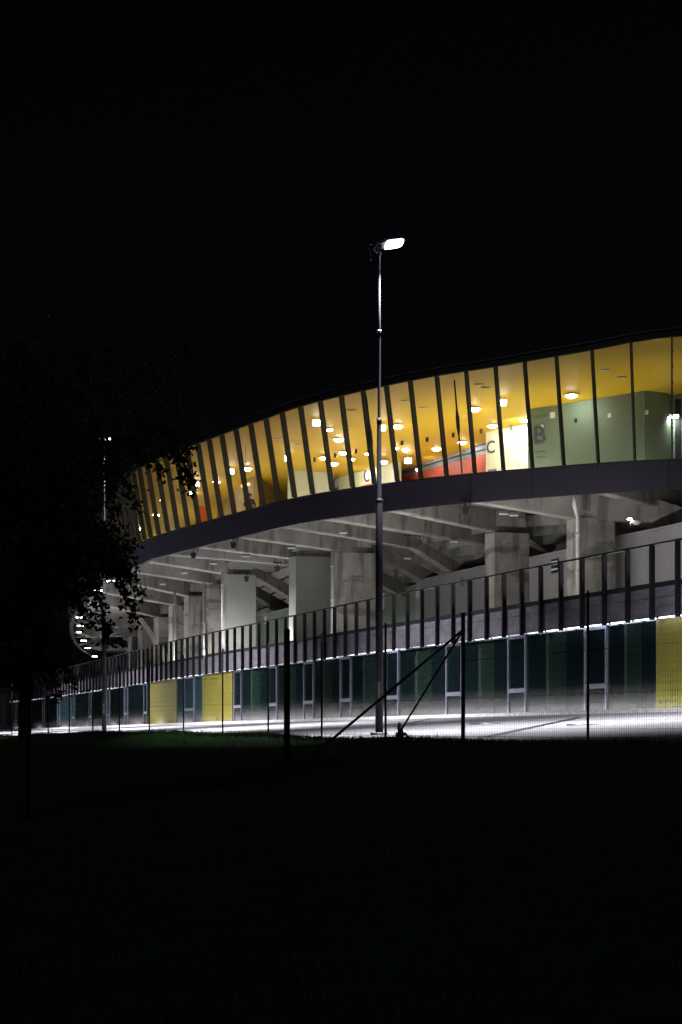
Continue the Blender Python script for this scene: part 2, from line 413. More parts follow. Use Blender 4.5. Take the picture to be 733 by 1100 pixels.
# grass blades on the bank
mb = MB()
def blade(x, y, h, w):
    z = lawn_z(x, y) - .01; an = random.uniform(0, pi); lx, ly = random.gauss(0, .35)*h, random.gauss(0, .35)*h
    dx, dy = cos(an)*w, sin(an)*w
    mb.face([(x-dx, y-dy, z), (x+dx, y+dy, z), (x+lx, y+ly, z+h)])
for i in range(52000):
    y = random.uniform(7.5, 46) ; x = random.uniform(-.2, .2)*y
    if fence_side((x, y)) < -.1: continue
    blade(x, y, random.uniform(.03,.085), .006)
for i in range(16000):                      # rough fringe along the crest
    t = random.uniform(-12, 42); p = random.uniform(-.12, .7)
    q = FA + FU*t - Vector((NI.x, NI.y))*p
    blade(q.x, q.y, random.uniform(.03,.09) * (1 if random.random() < .97 else 2.0), .007)
tag(mb.build('grass', M['blade']), kind='stuff')

# ------------------------------------------------------------------ stadium, upper ring
stad = thing('stadium', (ring.at(20).x, ring.at(20).y, 0), 'curved concrete stadium with glowing yellow glazed gallery over a dark fascia band', 'stadium')
T0, TG = 0.0, 14.0
tL = ring.find(642); PITCH = 1.385
LEAN = .17
def top_edge(t, extra=0): z = zroof(t); return ring.off(t, -LEAN*(z-ZF)+extra, z)
# fascia: separate panels with open joints
tg_end = 0
T = [i*2*PITCH + (tL % PITCH) - PITCH for i in range(int((ring.len-6)/(2*PITCH)))]
T = [max(0, t) for t in T]
mb = MB()
for t0, t1 in zip(T, T[1:]):
    n = 3
    for i in range(n):
        u0, u1 = t0+.008+(t1-t0-.016)*i/n, t0+.008+(t1-t0-.016)*(i+1)/n
        mb.hexa([ring.off(u0,0,ZB), ring.off(u0,.07,ZB), ring.off(u1,.07,ZB), ring.off(u1,0,ZB)],
                [ring.off(u0,-.02,ZF), ring.off(u0,.07,ZF), ring.off(u1,.07,ZF), ring.off(u1,-.02,ZF)])
mb.build('fascia', M['fascia'], stad)
mb = MB()                                    # backing, sill and roof edge run the whole length
def sweep(mb, prof, ts, mi=0):
    """prof(t) -> closed list of points"""
    secs = [prof(t) for t in ts]; m = len(secs[0])
    vs = [p for s_ in secs for p in s_]
    fs = [(i*m+j, i*m+(j+1)%m, (i+1)*m+(j+1)%m, (i+1)*m+j) for i in range(len(secs)-1) for j in range(m)]
    fs += [tuple(range(m))[::-1], tuple((len(secs)-1)*m+j for j in range(m))]
    mb.poly(vs, fs, mi)
TS = [i*1.0 for i in range(int(ring.len-6))]
sweep(mb, lambda t: [ring.off(t,.09,ZB+.02), ring.off(t,.3,ZB+.02), ring.off(t,.3,ZF-.03), ring.off(t,.09,ZF-.03)], TS)
mb.build('fascia_backing', M['dark_metal'], stad)
mb = MB(); sweep(mb, lambda t: [ring.off(t,-.05,ZF+.004), ring.off(t,.34,ZF+.004), ring.off(t,.34,ZF+.06), ring.off(t,-.05,ZF+.06)], TS)
mb.build('window_sill', M['mullion'], stad)
mb = MB(); sweep(mb, lambda t: [top_edge(t,-.10), top_edge(t,.02), top_edge(t,.02)+Vector((0,0,.3)), top_edge(t,-.10)+Vector((0,0,.2))], TS)
mb.build('roof_edge', M['roof_edge'], stad)
# yellow ceiling, roof over it
CS = .09; CW = 13.0
def ceil_z(t, o): return zroof(t) - .02 - CS*o
mb = MB()
def zigzag(mb, f, ts, os):
    vs = [f(t, o) for t in ts for o in os]; m = len(os)
    mb.poly(vs, [(i*m+j, i*m+j+1, (i+1)*m+j+1, (i+1)*m+j) for i in range(len(ts)-1) for j in range(m-1)], 0, True)
TC = [t for t in TS if t < 150]
def ceil_f(t, o):
    if o <= .01: return top_edge(t, .025) - Vector((0,0,.012))
    return ring.off(t, o, ceil_z(t, o))
zigzag(mb, ceil_f, TC, [0, 1, 3, 5, 7, 9, 11, CW])
mb.build('ceiling', M['yellow_ceiling'], stad)
mb = MB(); zigzag(mb, lambda t, o: ring.off(t, o if o > .01 else -LEAN*(zroof(t)-ZF)-.1, zroof(t)+.31), TS, [0, 7, CW+6])
mb.build('roof', M['roof'], stad)
# floor of the gallery and its underside
ZFL, ZSO = 10.35, 10.28
mb = MB(); sweep(mb, lambda t: [ring.off(t,.31,ZSO), ring.off(t,CW,ZSO), ring.off(t,CW,ZFL), ring.off(t,.31,ZFL)], TS)
mb.build('floor_slab', [M['slab']], stad)
mb = MB(); zigzag(mb, lambda t, o: ring.off(t, o, ZFL+.006), TC, [.4, 6, CW-.1])
mb.build('gallery_floor', M['floor'], stad)
# mullions and panes
mull_t = [7.2,8.6,10.1,11.5,12.9,14.3,15.8,17.2,18.6,20.05,21.5,22.92,24.37,25.8,27.15,28.42,29.72,31.07,32.4,33.7,35.02,36.33,37.68,39.05,40.5,42.0,43.6,45.3,47.0,48.6]
while mull_t[-1] < ring.find(112) + 12: mull_t.append(mull_t[-1] + 1.44)
def mullion(t):
    mb = MB(); b0, b1 = ring.off(t,0,ZF+.062), top_edge(t)
    tg = Vector((*ring.tan(t), 0))*.035; nn = Vector((*ring.nor(t), 0))
    e0, e1 = -.16, .10
    def sec(p): return [p+tg+nn*e0, p-tg+nn*e0, p-tg+nn*e1, p+tg+nn*e1]
    mb.hexa(sec(b0), sec(b1+Vector((0,0,-.004))))
    for k in range(1, 8):                    # cover-plate bolts on the outer edge
        p = b0.lerp(b1, k/8); mb.box(p+nn*(e0-.012)-tg*1.1, tg*.6, nn*.02, Z3*.03)
    return mb.build('mullion', M['mullion'], stad)
for t in mull_t: mullion(t)
for t0, t1 in zip(mull_t, mull_t[1:]):
    mb = MB(); e = .04
    mb.face([ring.off(t1-e,.0,ZF+.064), ring.off(t0+e,.0,ZF+.064), top_edge(t0+e)-Vector((0,0,.006)), top_edge(t1-e)-Vector((0,0,.006))])
    mb.build('glass_pane', M['pane'], stad)
for x in (497, 404.5):                        # two slim dark rods between mullions
    t = ring.find(x); b0, b1 = ring.off(t,-.06,ZF+.07), top_edge(t); mb = MB()
    tg_ = [b0.lerp(b1, f) for f in (0,.38,.45,.55,.65,.93)]
    mb.tube(tg_, [.035,.035,.075,.08,.035,.03], 8); mb.build('slim_rod', M['mullion'], stad)
mb = MB(); te = mull_t[-1]                   # added dark panels farther round stop gallery glow showing through the tree crown
for i in range(int((ring.len-8-te)/1.5)):
    u0, u1 = te+.05+i*1.5, te+.04+(i+1)*1.5
    mb.face([ring.off(u0,0,ZF+.064), ring.off(u1,0,ZF+.064), top_edge(u1), top_edge(u0)])
mb.build('glow_blocker', M['dark_metal'], stad)

# --- inner walls of the gallery
def letter(txt, size, t, o, z, mat, parent, name='letter', thick=.012):
    cu = bpy.data.curves.new(name, 'FONT'); cu.body = txt; cu.size = size; cu.extrude = thick; cu.align_x = 'CENTER'
    tmp = bpy.data.objects.new(name, cu); COL.objects.link(tmp)
    dg = bpy.context.evaluated_depsgraph_get(); me = bpy.data.meshes.new_from_object(tmp.evaluated_get(dg))
    bpy.data.objects.remove(tmp); me.materials.clear(); me.materials.append(mat); me.name = name
    nrm = -Vector((*ring.nor(t), 0)); up = Z3; rt = up.cross(nrm)
    mt = Matrix((rt, up, nrm)).transposed().to_4x4(); p = ring.off(t, o-.02, z); mt.translation = p
    me.transform(mt); me.update()
    o_ = bpy.data.objects.new(name, me); COL.objects.link(o_); attach(o_, parent); return o_
def wall_strip(name, x0, x1, o, mat, z0=ZFL, z1=None, th=.25, o1=None, lab=None, n=8):
    """wall that follows the gallery, set back by o; x0..x1 are survey columns"""
    o1 = o if o1 is None else o1
    ta, tb = ring.find(x0, o), ring.find(x1, o1); mb = MB()
    for i in range(n):
        f0, f1 = i/n, (i+1)/n; u0, u1 = ta+(tb-ta)*f0, ta+(tb-ta)*f1; p0, p1 = o+(o1-o)*f0, o+(o1-o)*f1
        za = (lambda u, p: ceil_z(u, p)-.004) if z1 is None else (lambda u, p: z1)
        mb.hexa([ring.off(u0,p0,z0), ring.off(u1,p1,z0), ring.off(u1,p1+th,z0), ring.off(u0,p0+th,z0)],
                [ring.off(u0,p0,za(u0,p0)), ring.off(u1,p1,za(u1,p1)), ring.off(u1,p1+th,za(u1,p1+th)), ring.off(u0,p0+th,za(u0,p0+th))])
    w = mb.build(name, mat, stad)
    if lab: w['label'] = lab
    return w
def ceil_hit(x, y):
    """where the sight line through a survey point meets the gallery ceiling: point, station, set-back"""
    bx, bz = (x-HX)/F, (HY-y)/F; t = ring.find(x); d = ring.at(t).y + .3
    while d < 140:
        q = Vector((bx*d, d)); z = bz*d
        bt = min((((ring.at(u)-q).length, u) for u in [t - 20 + .25*i_ for i_ in range(110)] if 0 < u < ring.len), key=lambda w_: w_[0])
        if z >= ceil_z(bt[1], bt[0]): return Vector((q.x, q.y, ceil_z(bt[1], bt[0]))), bt[1], bt[0]
        d += .1
    return None
def so(x, y): return ceil_hit(x, y)[2]
OG, OC, OB0, OB1 = so(620,431), so(545,459), so(390,497), so(390,497)
gw = wall_strip('inner_wall', 567, 693, OG, M['green_wall'], th=2, lab='grey green inner wall with letter B')
wall_strip('inner_wall', 693.5, 722, OG+.05, M['green_wall'], o1=OG+1.9, th=.3, lab='grey green angled inner wall')
wall_strip('inner_wall', 722.3, 800, OG+1.9, M['green_wall'], th=.3, lab='pale inner wall at the right edge')
cw = wall_strip('inner_wall', 522, 575, OC, M['cream_wall'], th=1.0, lab='brightly lit cream inner wall with letter C')
bw = wall_strip('inner_wall', 354.5, 426, OB0, M['cream_wall'], lab='cream inner wall with two letters C')
wall_strip('inner_wall', 309.5, 354, so(316,497), M['pale_wall'], o1=so(350,500), lab='pale green inner wall')
oa, ob_ = so(430,497), so(521,475)
wall_strip('inner_wall', 426.5, 560, oa, M['red_wall'], o1=ob_, z1=13.15, lab='orange red inner wall')
for kz in range(3):
    z0 = 13.16 + kz*.22
    wall_strip('grey_board', 426.5, 560, oa-.14*kz, M['grey_board'], z0=z0, z1=z0+.2, th=.3, o1=ob_-.14*kz)
wall_strip('inner_wall', 426.5, 560, oa+.35, M['grey_board'], o1=ob_+.35, z0=12.5, lab='dark bulkhead over the grey boards')
o1_, o2_, o3_ = so(273,506), so(308,513), so(233,521)
wall_strip('inner_wall', 273, 309, o1_, M['tan_wall'], o1=o2_, lab='tan partition wall')
wall_strip('inner_wall', 233, 272.6, o3_, M['tan_wall'], o1=o1_, lab='tan partition wall')
o4_ = so(222,528)
wall_strip('inner_wall', 70, 232.5, o4_, M['tan_wall'], lab='tan back wall at the far end', n=30)
for (x, w_) in ((206, .5), (222, .35), (228,.25), (196,.4)):
    tt = ring.find(x, o4_-.3); mb = MB(); c = ring.off(tt, o4_-.3, 11.9); tg = Vector((*ring.tan(tt),0)); nn = Vector((*ring.nor(tt),0))
    mb.box(c, tg*w_, nn*.15, Z3*1.5); mb.build('door_panel', M['cream_wall'], stad)
tb_ = ring.find(580, OG)
letter('B', 1.1, tb_, OG, 12.6, M['letter_faint'], gw)
for x, s_, lm in ((527, .78, 'letter'), (560.5, 1.0, 'letter_pale')):
    letter('C', s_, ring.find(x, OC), OC, 12.85, M[lm], cw)
for x in (361, 394.5):
    letter('C', 1.0, ring.find(x, OB0), OB0, 13.0, M['letter'], bw)
def strip_on(x, o, z, w, h, mat, parent, name):
    tt = ring.find(x, o); mb = MB(); tg = Vector((*ring.tan(tt),0)); nn = Vector((*ring.nor(tt),0))
    mb.box(ring.off(tt, o-.018, z), tg*w/2, nn*.012, Z3*h/2); return mb.build(name, mat, parent)
strip_on(393, OB0, 12.75, 1.3, .2, M['letter_red'], bw, 'red_notice')
strip_on(392, OB0, 13.85, .7, .06, M['grey_board'], bw, 'small_caption')
strip_on(580.5, OG, 12.2, .5, .07, M['grey_board'], gw, 'small_caption')
strip_on(580.5, OG, 12.0, .4, .05, M['grey_board'], gw, 'small_caption')
strip_on(580.5, OG, 13.75, .55, .06, M['grey_board'], gw, 'small_caption')
strip_on(594, OG, 13.75, .22, .26, M['cream_wall'], gw, 'wall_box')
strip_on(582.5, OG, 13.3, .13, .17, M['white'], gw, 'wall_box')
strip_on(618, OG, 13.42, .13, .18, M['dark_metal'], gw, 'wall_box')
strip_on(655, OG, 13.5, .15, .18, M['white'], gw, 'wall_box')
strip_on(695, OG+.05, 13.5, .15, .18, M['white'], gw, 'wall_box')
strip_on(728, OG+1.9, 12.8, .25, 3.0, M['dark_metal'], gw, 'door_gap')
strip_on(529, OC, 11.5, .5, 1.2, M['grey_board'], cw, 'wall_poster')
strip_on(549, OC, 11.4, .35, .3, M['letter'], cw, 'wall_poster')
strip_on(370, OB0, 11.75, .9, .7, M['grey_board'], bw, 'wall_poster')

# --- beams, columns, rakers
def beam_obj(p, q, z0, z1, w=.5, zt=ZSO-.004, name='beam', mat='beam'):
    mb = MB(); d = Vector((q.x-p.x, q.y-p.y, 0)).normalized(); s_ = Vector((d.y,-d.x,0))*w/2
    A, B = Vector((p.x,p.y,0)), Vector((q.x,q.y,0)); c = .05
    def sec(Q, z): return [Q-s_+Z3*(z+c), Q-s_*.85+Z3*z, Q+s_*.85+Z3*z, Q+s_+Z3*(z+c), Q+s_+Z3*zt, Q-s_+Z3*zt]
    a_, b_ = sec(A, z0), sec(B, z1); m = 6
    mb.poly(a_+b_, [(i,(i+1)%m,m+(i+1)%m,m+i) for i in range(m)] + [tuple(range(m))[::-1], tuple(range(m,2*m))])
    return mb.build(name, M[mat], stad)
BE = [(735,845,66.5,9.2),(639,738,77.5,9.25),(503,617,75.5,8.85),(413,527,84.3,9.35),(342,519,89.4,9.3),(297,400,89,9.4),(251,358,92.8,9.35),(208,315,97,9.32),
      (175,296,99.8,9.32),(153,238,105.6,9.32),(133,226,112.7,9.32),(117,199,121.8,9.3),(101,188,130.5,9.3),(90,168,143,9.3),(82,150,154,9.3),(77,140,170,9.3),(75.5,130,188,9.3)]
rakers = []
for i, (xe, xc, dc, zc) in enumerate(BE):
    te_ = ring.find(xe); e = ring.off(te_, .32); c = P(xc, dc)
    beam_obj(e, c, 9.56, zc)
    d = (c-e).normalized(); rakers.append((c, d, zc))
def raker(c, d, zc):
    mb = MB(); s_ = Vector((d.y,-d.x,0))*.24
    L = 15; q = c + d*L; dz = -4.2
    A, B = Vector((c.x,c.y,0)), Vector((q.x,q.y,0)); k_ = c + d*3.0; K = Vector((k_.x,k_.y,0))
    def sec(Q, z, zt): return [Q-s_+Z3*z, Q+s_+Z3*z, Q+s_+Z3*zt, Q-s_+Z3*zt]
    s0, s1, s2 = sec(A, zc, ZSO-.3), sec(K, zc-.1, ZSO-.5), sec(B, zc+dz, zc+dz+1.2)
    mb.poly(s0+s1+s2, [(i,(i+1)%4,4+(i+1)%4,4+i) for i in range(4)] + [(4+i,4+(i+1)%4,8+(i+1)%4,8+i) for i in range(4)] + [(3,2,1,0),(8,9,10,11)])
    mb.build('raker_beam', M['beam'], stad)
for (c, d, zc) in rakers: raker(c, d, zc)
for kk in range(14):                         # stepped seating units spanning the rakers, seen from below
    o0 = 10.0 + kk*.95; zt = 10.2 - kk*.30
    mb = MB()
    sweep(mb, lambda t: [ring.off(t,o0,zt-.52), ring.off(t,o0+.16,zt-.52), ring.off(t,o0+.16,zt), ring.off(t,o0,zt)], [x_ for x_ in TS if x_ < 120])
    sweep(mb, lambda t: [ring.off(t,o0+.17,zt-.16), ring.off(t,o0+.95,zt-.16), ring.off(t,o0+.95,zt), ring.off(t,o0+.17,zt)], [x_ for x_ in TS if x_ < 120])
    mb.build('seating_step', M['step'], stad)
ZD = ZPAN - .12                              # deck level
cols = [(748,77,1.6,1.2,'column',9.1),(624,75,1.55,1.25,'column',8.9),(531,84,1.75,1.0,'column',9.3),(362.5,93,2.05,.9,'column',9.3),(318,95,2.0,1.1,'smooth_column',9.3),
        (243.5,105.5,1.75,1.1,'smooth_column',9.3),(225,112.5,1.6,1.0,'column',9.3),(203,121.5,2.0,1.2,'column',9.3),(186,130.5,2.0,1.2,'column',9.3),(170,143,2.0,1.4,'column',9.3),(153,154,2.2,1.6,'column',9.3),(142,170,2.2,1.6,'column',9.3)]
col_objs = []
for (x, d, wn, wu, mt, zt) in cols:
    c = P(x, d) + NI*wn/2 - U*wu/2; mb = MB(); ch = .04
    h = (zt - ZD)/2
    mb.box((c.x, c.y, ZD+h), NI*wn/2, -U*wu/2, Z3*h)
    mb.box((c.x, c.y, (zt+.002+ZSO)/2+.15), NI*wn*.42, -U*wu*.42, Z3*((ZSO-zt)/2-.15))
    col_objs.append((mb.build('column', M[mt], stad), c, wn, wu))
def pipe(pts, r, parent):
    mb = MB(); mb.tube(pts, r, 8)
    for p, q in zip(pts, pts[1:]):
        if abs(p[2]-q[2]) > 2:
            for f in (.15,.5,.85):
                c = Vector(p).lerp(Vector(q), f); mb.tube([c-Z3*.04, c+Z3*.04], r*1.3, 8)
    mb.build('drainpipe', M['pipe'], parent)
o_, c, wn, wu = col_objs[1]
f = P(621.5, 74.2); g_ = P(617, 73.4)
pipe([g_+Z3*9.75, g_+Z3*9.2, f+Z3*8.75, f+Z3*ZD], .09, stad)
for x, d in ((188, 118), (219.5, 110.5), (239.5,103.5), (357.5,92.3)):
    p = P(x, d); pipe([p+Z3*9.25, p+Z3*ZD], .09, stad)

# ------------------------------------------------------------------ podium
podt = thing('podium', (pod.at(40).x, pod.at(40).y, 0), 'long low podium under the stadium with dark glazed ground floor and grey parapet cladding', 'building')
SP = [i*2.0 for i in range(int(pod.len/2))]
mb = MB(); sweep(mb, lambda t: [pod.off(t,.02,ZG+.25), pod.off(t,16,ZG+.25), pod.off(t,16,ZD), pod.off(t,.02,ZD)], SP)
mb.build('deck', M['slab'], podt)
mb = MB(); sweep(mb, lambda t: [pod.off(t,-.06,ZG+.02), pod.off(t,.0,ZG+.02), pod.off(t,.0,ZPAN-.02), pod.off(t,-.06,ZPAN-.02)], SP)
mb.build('cladding', M['cladding'], podt)
mb = MB(); sweep(mb, lambda t: [pod.off(t,-.02,ZG-.0), pod.off(t,.7,ZG-.0), pod.off(t,.7,ZG+.018), pod.off(t,-.02,ZG+.018)], SP)
mb.build('eaves_soffit', M['dark_metal'], podt)
mb = MB(); GI = .24                          # glazing stands back under the cladding
sweep(mb, lambda t: [pod.off(t,2.2,ZBASE-.3), pod.off(t,2.4,ZBASE-.3), pod.off(t,2.4,ZG-.01), pod.off(t,2.2,ZG-.01)], SP)
mb.build('core_wall', M['dark_metal'], podt)
def gpanel(t0, t1, mat, name, z0=ZBASE+.0, z1=ZG-.004, dep=.05, lab=None, o=GI):
    mb = MB()
    mb.hexa([pod.off(t0,o,z0), pod.off(t1,o,z0), pod.off(t1,o+dep,z0), pod.off(t0,o+dep,z0)], [pod.off(t0,o,z1), pod.off(t1,o,z1), pod.off(t1,o+dep,z1), pod.off(t0,o+dep,z1)])
    ob = mb.build(name, mat, podt)
    if lab: ob['label'] = lab
    return ob
def door(t0, t1, lit=False):
    """aluminium frame with a high glazed light over a low panel"""
    r = [GI-.06, GI+.04]; w = .1; mb = MB()
    def seg(ta, tb, za, zb):
        mb.hexa([pod.off(ta,r[0],za), pod.off(tb,r[0],za), pod.off(tb,r[1],za), pod.off(ta,r[1],za)], [pod.off(ta,r[0],zb), pod.off(tb,r[0],zb), pod.off(tb,r[1],zb), pod.off(ta,r[1],zb)])
    zt = ZG-.14
    seg(t0, t0+w, ZBASE, zt); seg(t1-w, t1, ZBASE, zt); seg(t0, t1, zt+.002, zt+.12); seg(t0+w+.002, t1-w-.002, ZBASE+.82, ZBASE+.98)
    fr = mb.build('door_frame', M['frame'], podt)
    mb = MB(); e = GI+.0
    def pan(za, zb, mi): mb.hexa([pod.off(t0+w,e,za), pod.off(t1-w,e,za), pod.off(t1-w,e+.03,za), pod.off(t0+w,e+.03,za)], [pod.off(t0+w,e,zb), pod.off(t1-w,e,zb), pod.off(t1-w,e+.03,zb), pod.off(t0+w,e+.03,zb)], mi)
    pan(ZBASE+.98, zt, 0); pan(ZBASE+.002, ZBASE+.82, 0)
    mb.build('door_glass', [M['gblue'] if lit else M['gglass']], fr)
frames = [711, 629, 547, 480, 415, 366, 327, 289, 252]
ft = [pod.find(x, GI) for x in frames]; FWD = 1.55
# t grows going away; the frame's left edge is the far one
def yellow(ta, tb):
    ob = gpanel(ta, tb, M['yellow_panel'], 'yellow_panel', dep=.06, o=GI-.04)
    mb = MB(); nn = -NI
    for f in (.06, .5, .94):
        for z in (ZBASE+.3, ZBASE+1.5, ZG-.35):
            c = pod.off(ta+(tb-ta)*f, GI-.05, z); mb.tube([c, c+nn*.03], .04, 10)
    mb.build('bolt_heads', M['galv'], ob)
prev = None
t_y = pod.find(705.5, GI)
yellow(pod.find(790, GI), t_y)
def bay(ta, tb):
    """glazing between two door frames, near edge ta to far edge tb: dark, blind, dark"""
    L = tb-ta; x1, x2, x3 = ta+L*.30, ta+L*.60, ta+L*.655
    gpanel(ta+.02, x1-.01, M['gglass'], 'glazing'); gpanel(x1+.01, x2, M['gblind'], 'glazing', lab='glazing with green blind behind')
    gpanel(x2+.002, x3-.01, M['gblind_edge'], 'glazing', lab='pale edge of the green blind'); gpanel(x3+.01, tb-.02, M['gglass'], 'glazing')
prev = t_y
for tf in ft[1:]:
    bay(prev, tf-FWD); door(tf-FWD, tf); prev = tf
y1a, y1b = pod.find(250, GI), pod.find(218, GI); y2a, y2b = pod.find(190, GI), pod.find(162, GI)
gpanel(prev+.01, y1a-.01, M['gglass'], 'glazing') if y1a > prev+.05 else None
yellow(max(y1a, prev+.03), y1b)
dm = (y1b+y2a)/2
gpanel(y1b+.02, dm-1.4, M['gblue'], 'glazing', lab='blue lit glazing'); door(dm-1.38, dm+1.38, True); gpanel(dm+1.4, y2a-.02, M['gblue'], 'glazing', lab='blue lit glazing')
yellow(y2a, y2b); prev = y2b
for x in (155,134,115,96,78,62,46,31,17,4,-8):
    tf = pod.find(x, GI)
    if tf - 1.3 < prev + .1: continue
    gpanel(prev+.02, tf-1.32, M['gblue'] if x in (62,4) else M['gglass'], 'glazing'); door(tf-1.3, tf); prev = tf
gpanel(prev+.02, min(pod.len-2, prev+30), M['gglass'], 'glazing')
# guard railing
rail = thing('guard_railing', (pod.at(45).x, pod.at(45).y, ZD), 'dark steel guard railing with upright posts along the podium edge', 'railing')
RP = 1.52; tr = pod.find(627, -.1) - 26*RP
while tr < 8: tr += RP
rt = []
while tr < pod.len-30: rt.append(tr); tr += RP
vis = [t for t in rt if pod.at(t).x/pod.at(t).y*F+HX < 800][:96]
for t in vis:
    mb = MB(); p = pod.off(t,-.14); tg = Vector((*pod.tan(t),0)); nn = Vector((*pod.nor(t),0))
    mb.box((p.x,p.y,(ZG-.07+ZRAIL)/2), tg*.05, nn*.075, Z3*(ZRAIL-ZG+.07)/2)
    mb.box((p.x,p.y,ZPAN+.02)+Vector((0,0,0)) if False else Vector((p.x,p.y,ZPAN+.02)), tg*.07, nn*.078, Z3*.07)
    mb.build('post', M['rail'], rail)
TV = [vis[0]+i*RP for i in range(len(vis))]
mb = MB(); sweep(mb, lambda t: [pod.off(t,-.17,ZRAIL+.002), pod.off(t,-.11,ZRAIL+.002), pod.off(t,-.11,ZRAIL+.06), pod.off(t,-.17,ZRAIL+.06)], TV)
mb.build('top_rail', M['rail'], rail)
mb = MB(); sweep(mb, lambda t: [pod.off(t,-.10,ZPAN-.01), pod.off(t,-.02,ZPAN-.01), pod.off(t,-.02,ZPAN+.13), pod.off(t,-.10,ZPAN+.13)], TV)
mb.build('mid_rail', M['rail'], rail)
# led strips under the cladding, one per bay
x_of = lambda t: HX + F*pod.at(t).x/pod.at(t).y
for t0, t1 in zip(vis, vis[1:]):
    x = x_of(t0); mb = MB()
    lit = not (437 < x < 470 or 300 < x < 333 or 505 < x < 515)
    o = .0; z = ZG - .03; g = .16
    mb.hexa([pod.off(t0+g,o,z), pod.off(t1-g,o,z), pod.off(t1-g,o+.1,z), pod.off(t0+g,o+.1,z)],
            [pod.off(t0+g,o,z+.026), pod.off(t1-g,o,z+.026), pod.off(t1-g,o+.1,z+.026), pod.off(t0+g,o+.1,z+.026)])
    q = random.random()
    if x > 600: lv = 'strip'
    elif x > 470: lv = 'strip_mid' if q > .25 else 'strip_dim'
    elif x > 333: lv = 'strip_mid' if q > .4 else ('strip_dim' if q > .12 else 'strip')
    else: lv = 'strip_mid' if q > .5 else 'strip_dim'
    if not lit: lv = 'strip_dim'
    ob = mb.build('light_strip', M[lv], podt)
    if lv != 'strip': ob['label'] = 'dimmer light strip'

# ------------------------------------------------------------------ kiosks on the deck
def kiosk(name, ox, x0, x1, mat, z1, lab, dep=3.0):
    def hit(x, o):
        best = min(((abs(HX + F*(pod.off(t_, o).x/pod.off(t_, o).y) - x), t_) for t_ in [i*.2 for i in range(int(pod.len*5)-10)]), key=lambda q: q[0]); return best[1]
    ta, tb = hit(x1, ox), hit(x0, ox); p = pod.off((ta+tb)/2, ox, ZD)
    t = thing(name, p, lab, 'kiosk'); mb = MB(); n = 6
    for i in range(n):
        u0, u1 = ta+(tb-ta)*i/n, ta+(tb-ta)*(i+1)/n; e = .006
        mb.hexa([pod.off(u0+e,ox,ZD), pod.off(u1-e,ox,ZD), pod.off(u1-e,ox+dep,ZD), pod.off(u0+e,ox+dep,ZD)], [pod.off(u0+e,ox,z1), pod.off(u1-e,ox,z1), pod.off(u1-e,ox+dep,z1), pod.off(u0+e,ox+dep,z1)])
    mb.build('wall', M[mat], t)
    mb = MB(); mb.hexa([pod.off(ta,ox-.05,z1+.003), pod.off(tb,ox-.05,z1+.003), pod.off(tb,ox+dep,z1+.003), pod.off(ta,ox+dep,z1+.003)], [pod.off(ta,ox-.05,z1+.08), pod.off(tb,ox-.05,z1+.08), pod.off(tb,ox+dep,z1+.08), pod.off(ta,ox+dep,z1+.08)])
    mb.build('roof', M['kiosk'], t)
    return t, ta, tb
k1, ta1, tb1 = kiosk('kiosk', 8.2, 652, 800, 'kiosk', 8.2, 'long grey kiosk wall right of the rightmost rough column')
k2, ta2, tb2 = kiosk('kiosk', 8.2, 569, 622, 'kiosk', 8.1, 'grey kiosk with a small sign between two rough concrete columns')
k3, ta3, tb3 = kiosk('kiosk', 8.2, 447, 545, 'kiosk', 8.2, 'pale grey kiosk left of the middle rough column')
k4, ta4, tb4 = kiosk('kiosk', 9.0, 405, 452, 'kiosk_green', 8.15, 'dull green kiosk behind the tall lamp post')
k5, ta5, tb5 = kiosk('kiosk', 5.2, 262, 330, 'kiosk_green', 7.55, 'dull green kiosk under the black opening between smooth columns')
def plate(t_, o, z, w, h, mat, parent, name):
    mb = MB(); tg = Vector((*pod.tan(t_),0)); nn = Vector((*pod.nor(t_),0))
    mb.box(pod.off(t_, o-.02, z), tg*w/2, nn*.015, Z3*h/2); return mb.build(name, mat, parent)
f2 = ta2+(tb2-ta2)*.45
sg = plate(f2, 8.2, 7.55, .75, .62, M['dark_metal'], k2, 'sign'); 
plate(f2, 8.165, 7.68, .55, .16, M['white'], sg, 'sign_band'); plate(f2, 8.165, 7.40, .62, .08, M['white'], sg, 'sign_band')
plate(ta3+(tb3-ta3)*.36, 8.2, 6.4, .18, 2.6, M['dark_metal'], k3, 'door_gap'); plate(ta3+(tb3-ta3)*.97, 8.2, 7.6, .5, .5, M['white'], k3, 'sign')
plate(ta3+(tb3-ta3)*.46, 8.2, 7.7, .3, .4, M['grey_board'], k3, 'vent')
plate(ta5+(tb5-ta5)*.6, 5.2, 7.2, .3, .45, M['white'], k5, 'sign')
plate(tb4-.9, 9.0, 7.7, .7, .9, M['white'], k4, 'sign')

# ------------------------------------------------------------------ lamps and fittings
def floodlight(c, lab):
    t = thing('floodlight', (c.x,c.y,c.z), lab, 'floodlight', 'dark floodlights hanging under the stadium rim')
    mb = MB(); mb.box(c+Z3*.16, (.22,0,0), (0,.04,0), (0,0,.03)); mb.bar(c+Z3*.14, c-Z3*.05, .05, .05)
    mb.bar(c+Vector((.2,0,.14)), c+Vector((.2,0,.0)), .03,.03); mb.build('bracket', M['dark_metal'], t)
    mb = MB(); q = c-Z3*.16; s_ = .15
    mb.hexa([q+Vector((-s_*.6,-.1,-.16)), q+Vector((s_*.6,-.1,-.16)), q+Vector((s_*.6,.12,-.16)), q+Vector((-s_*.6,.12,-.16))],
            [q+Vector((-s_,-.14,.12)), q+Vector((s_,-.14,.12)), q+Vector((s_,.16,.12)), q+Vector((-s_,.16,.12))])
    mb.build('housing', M['dark_metal'], t)
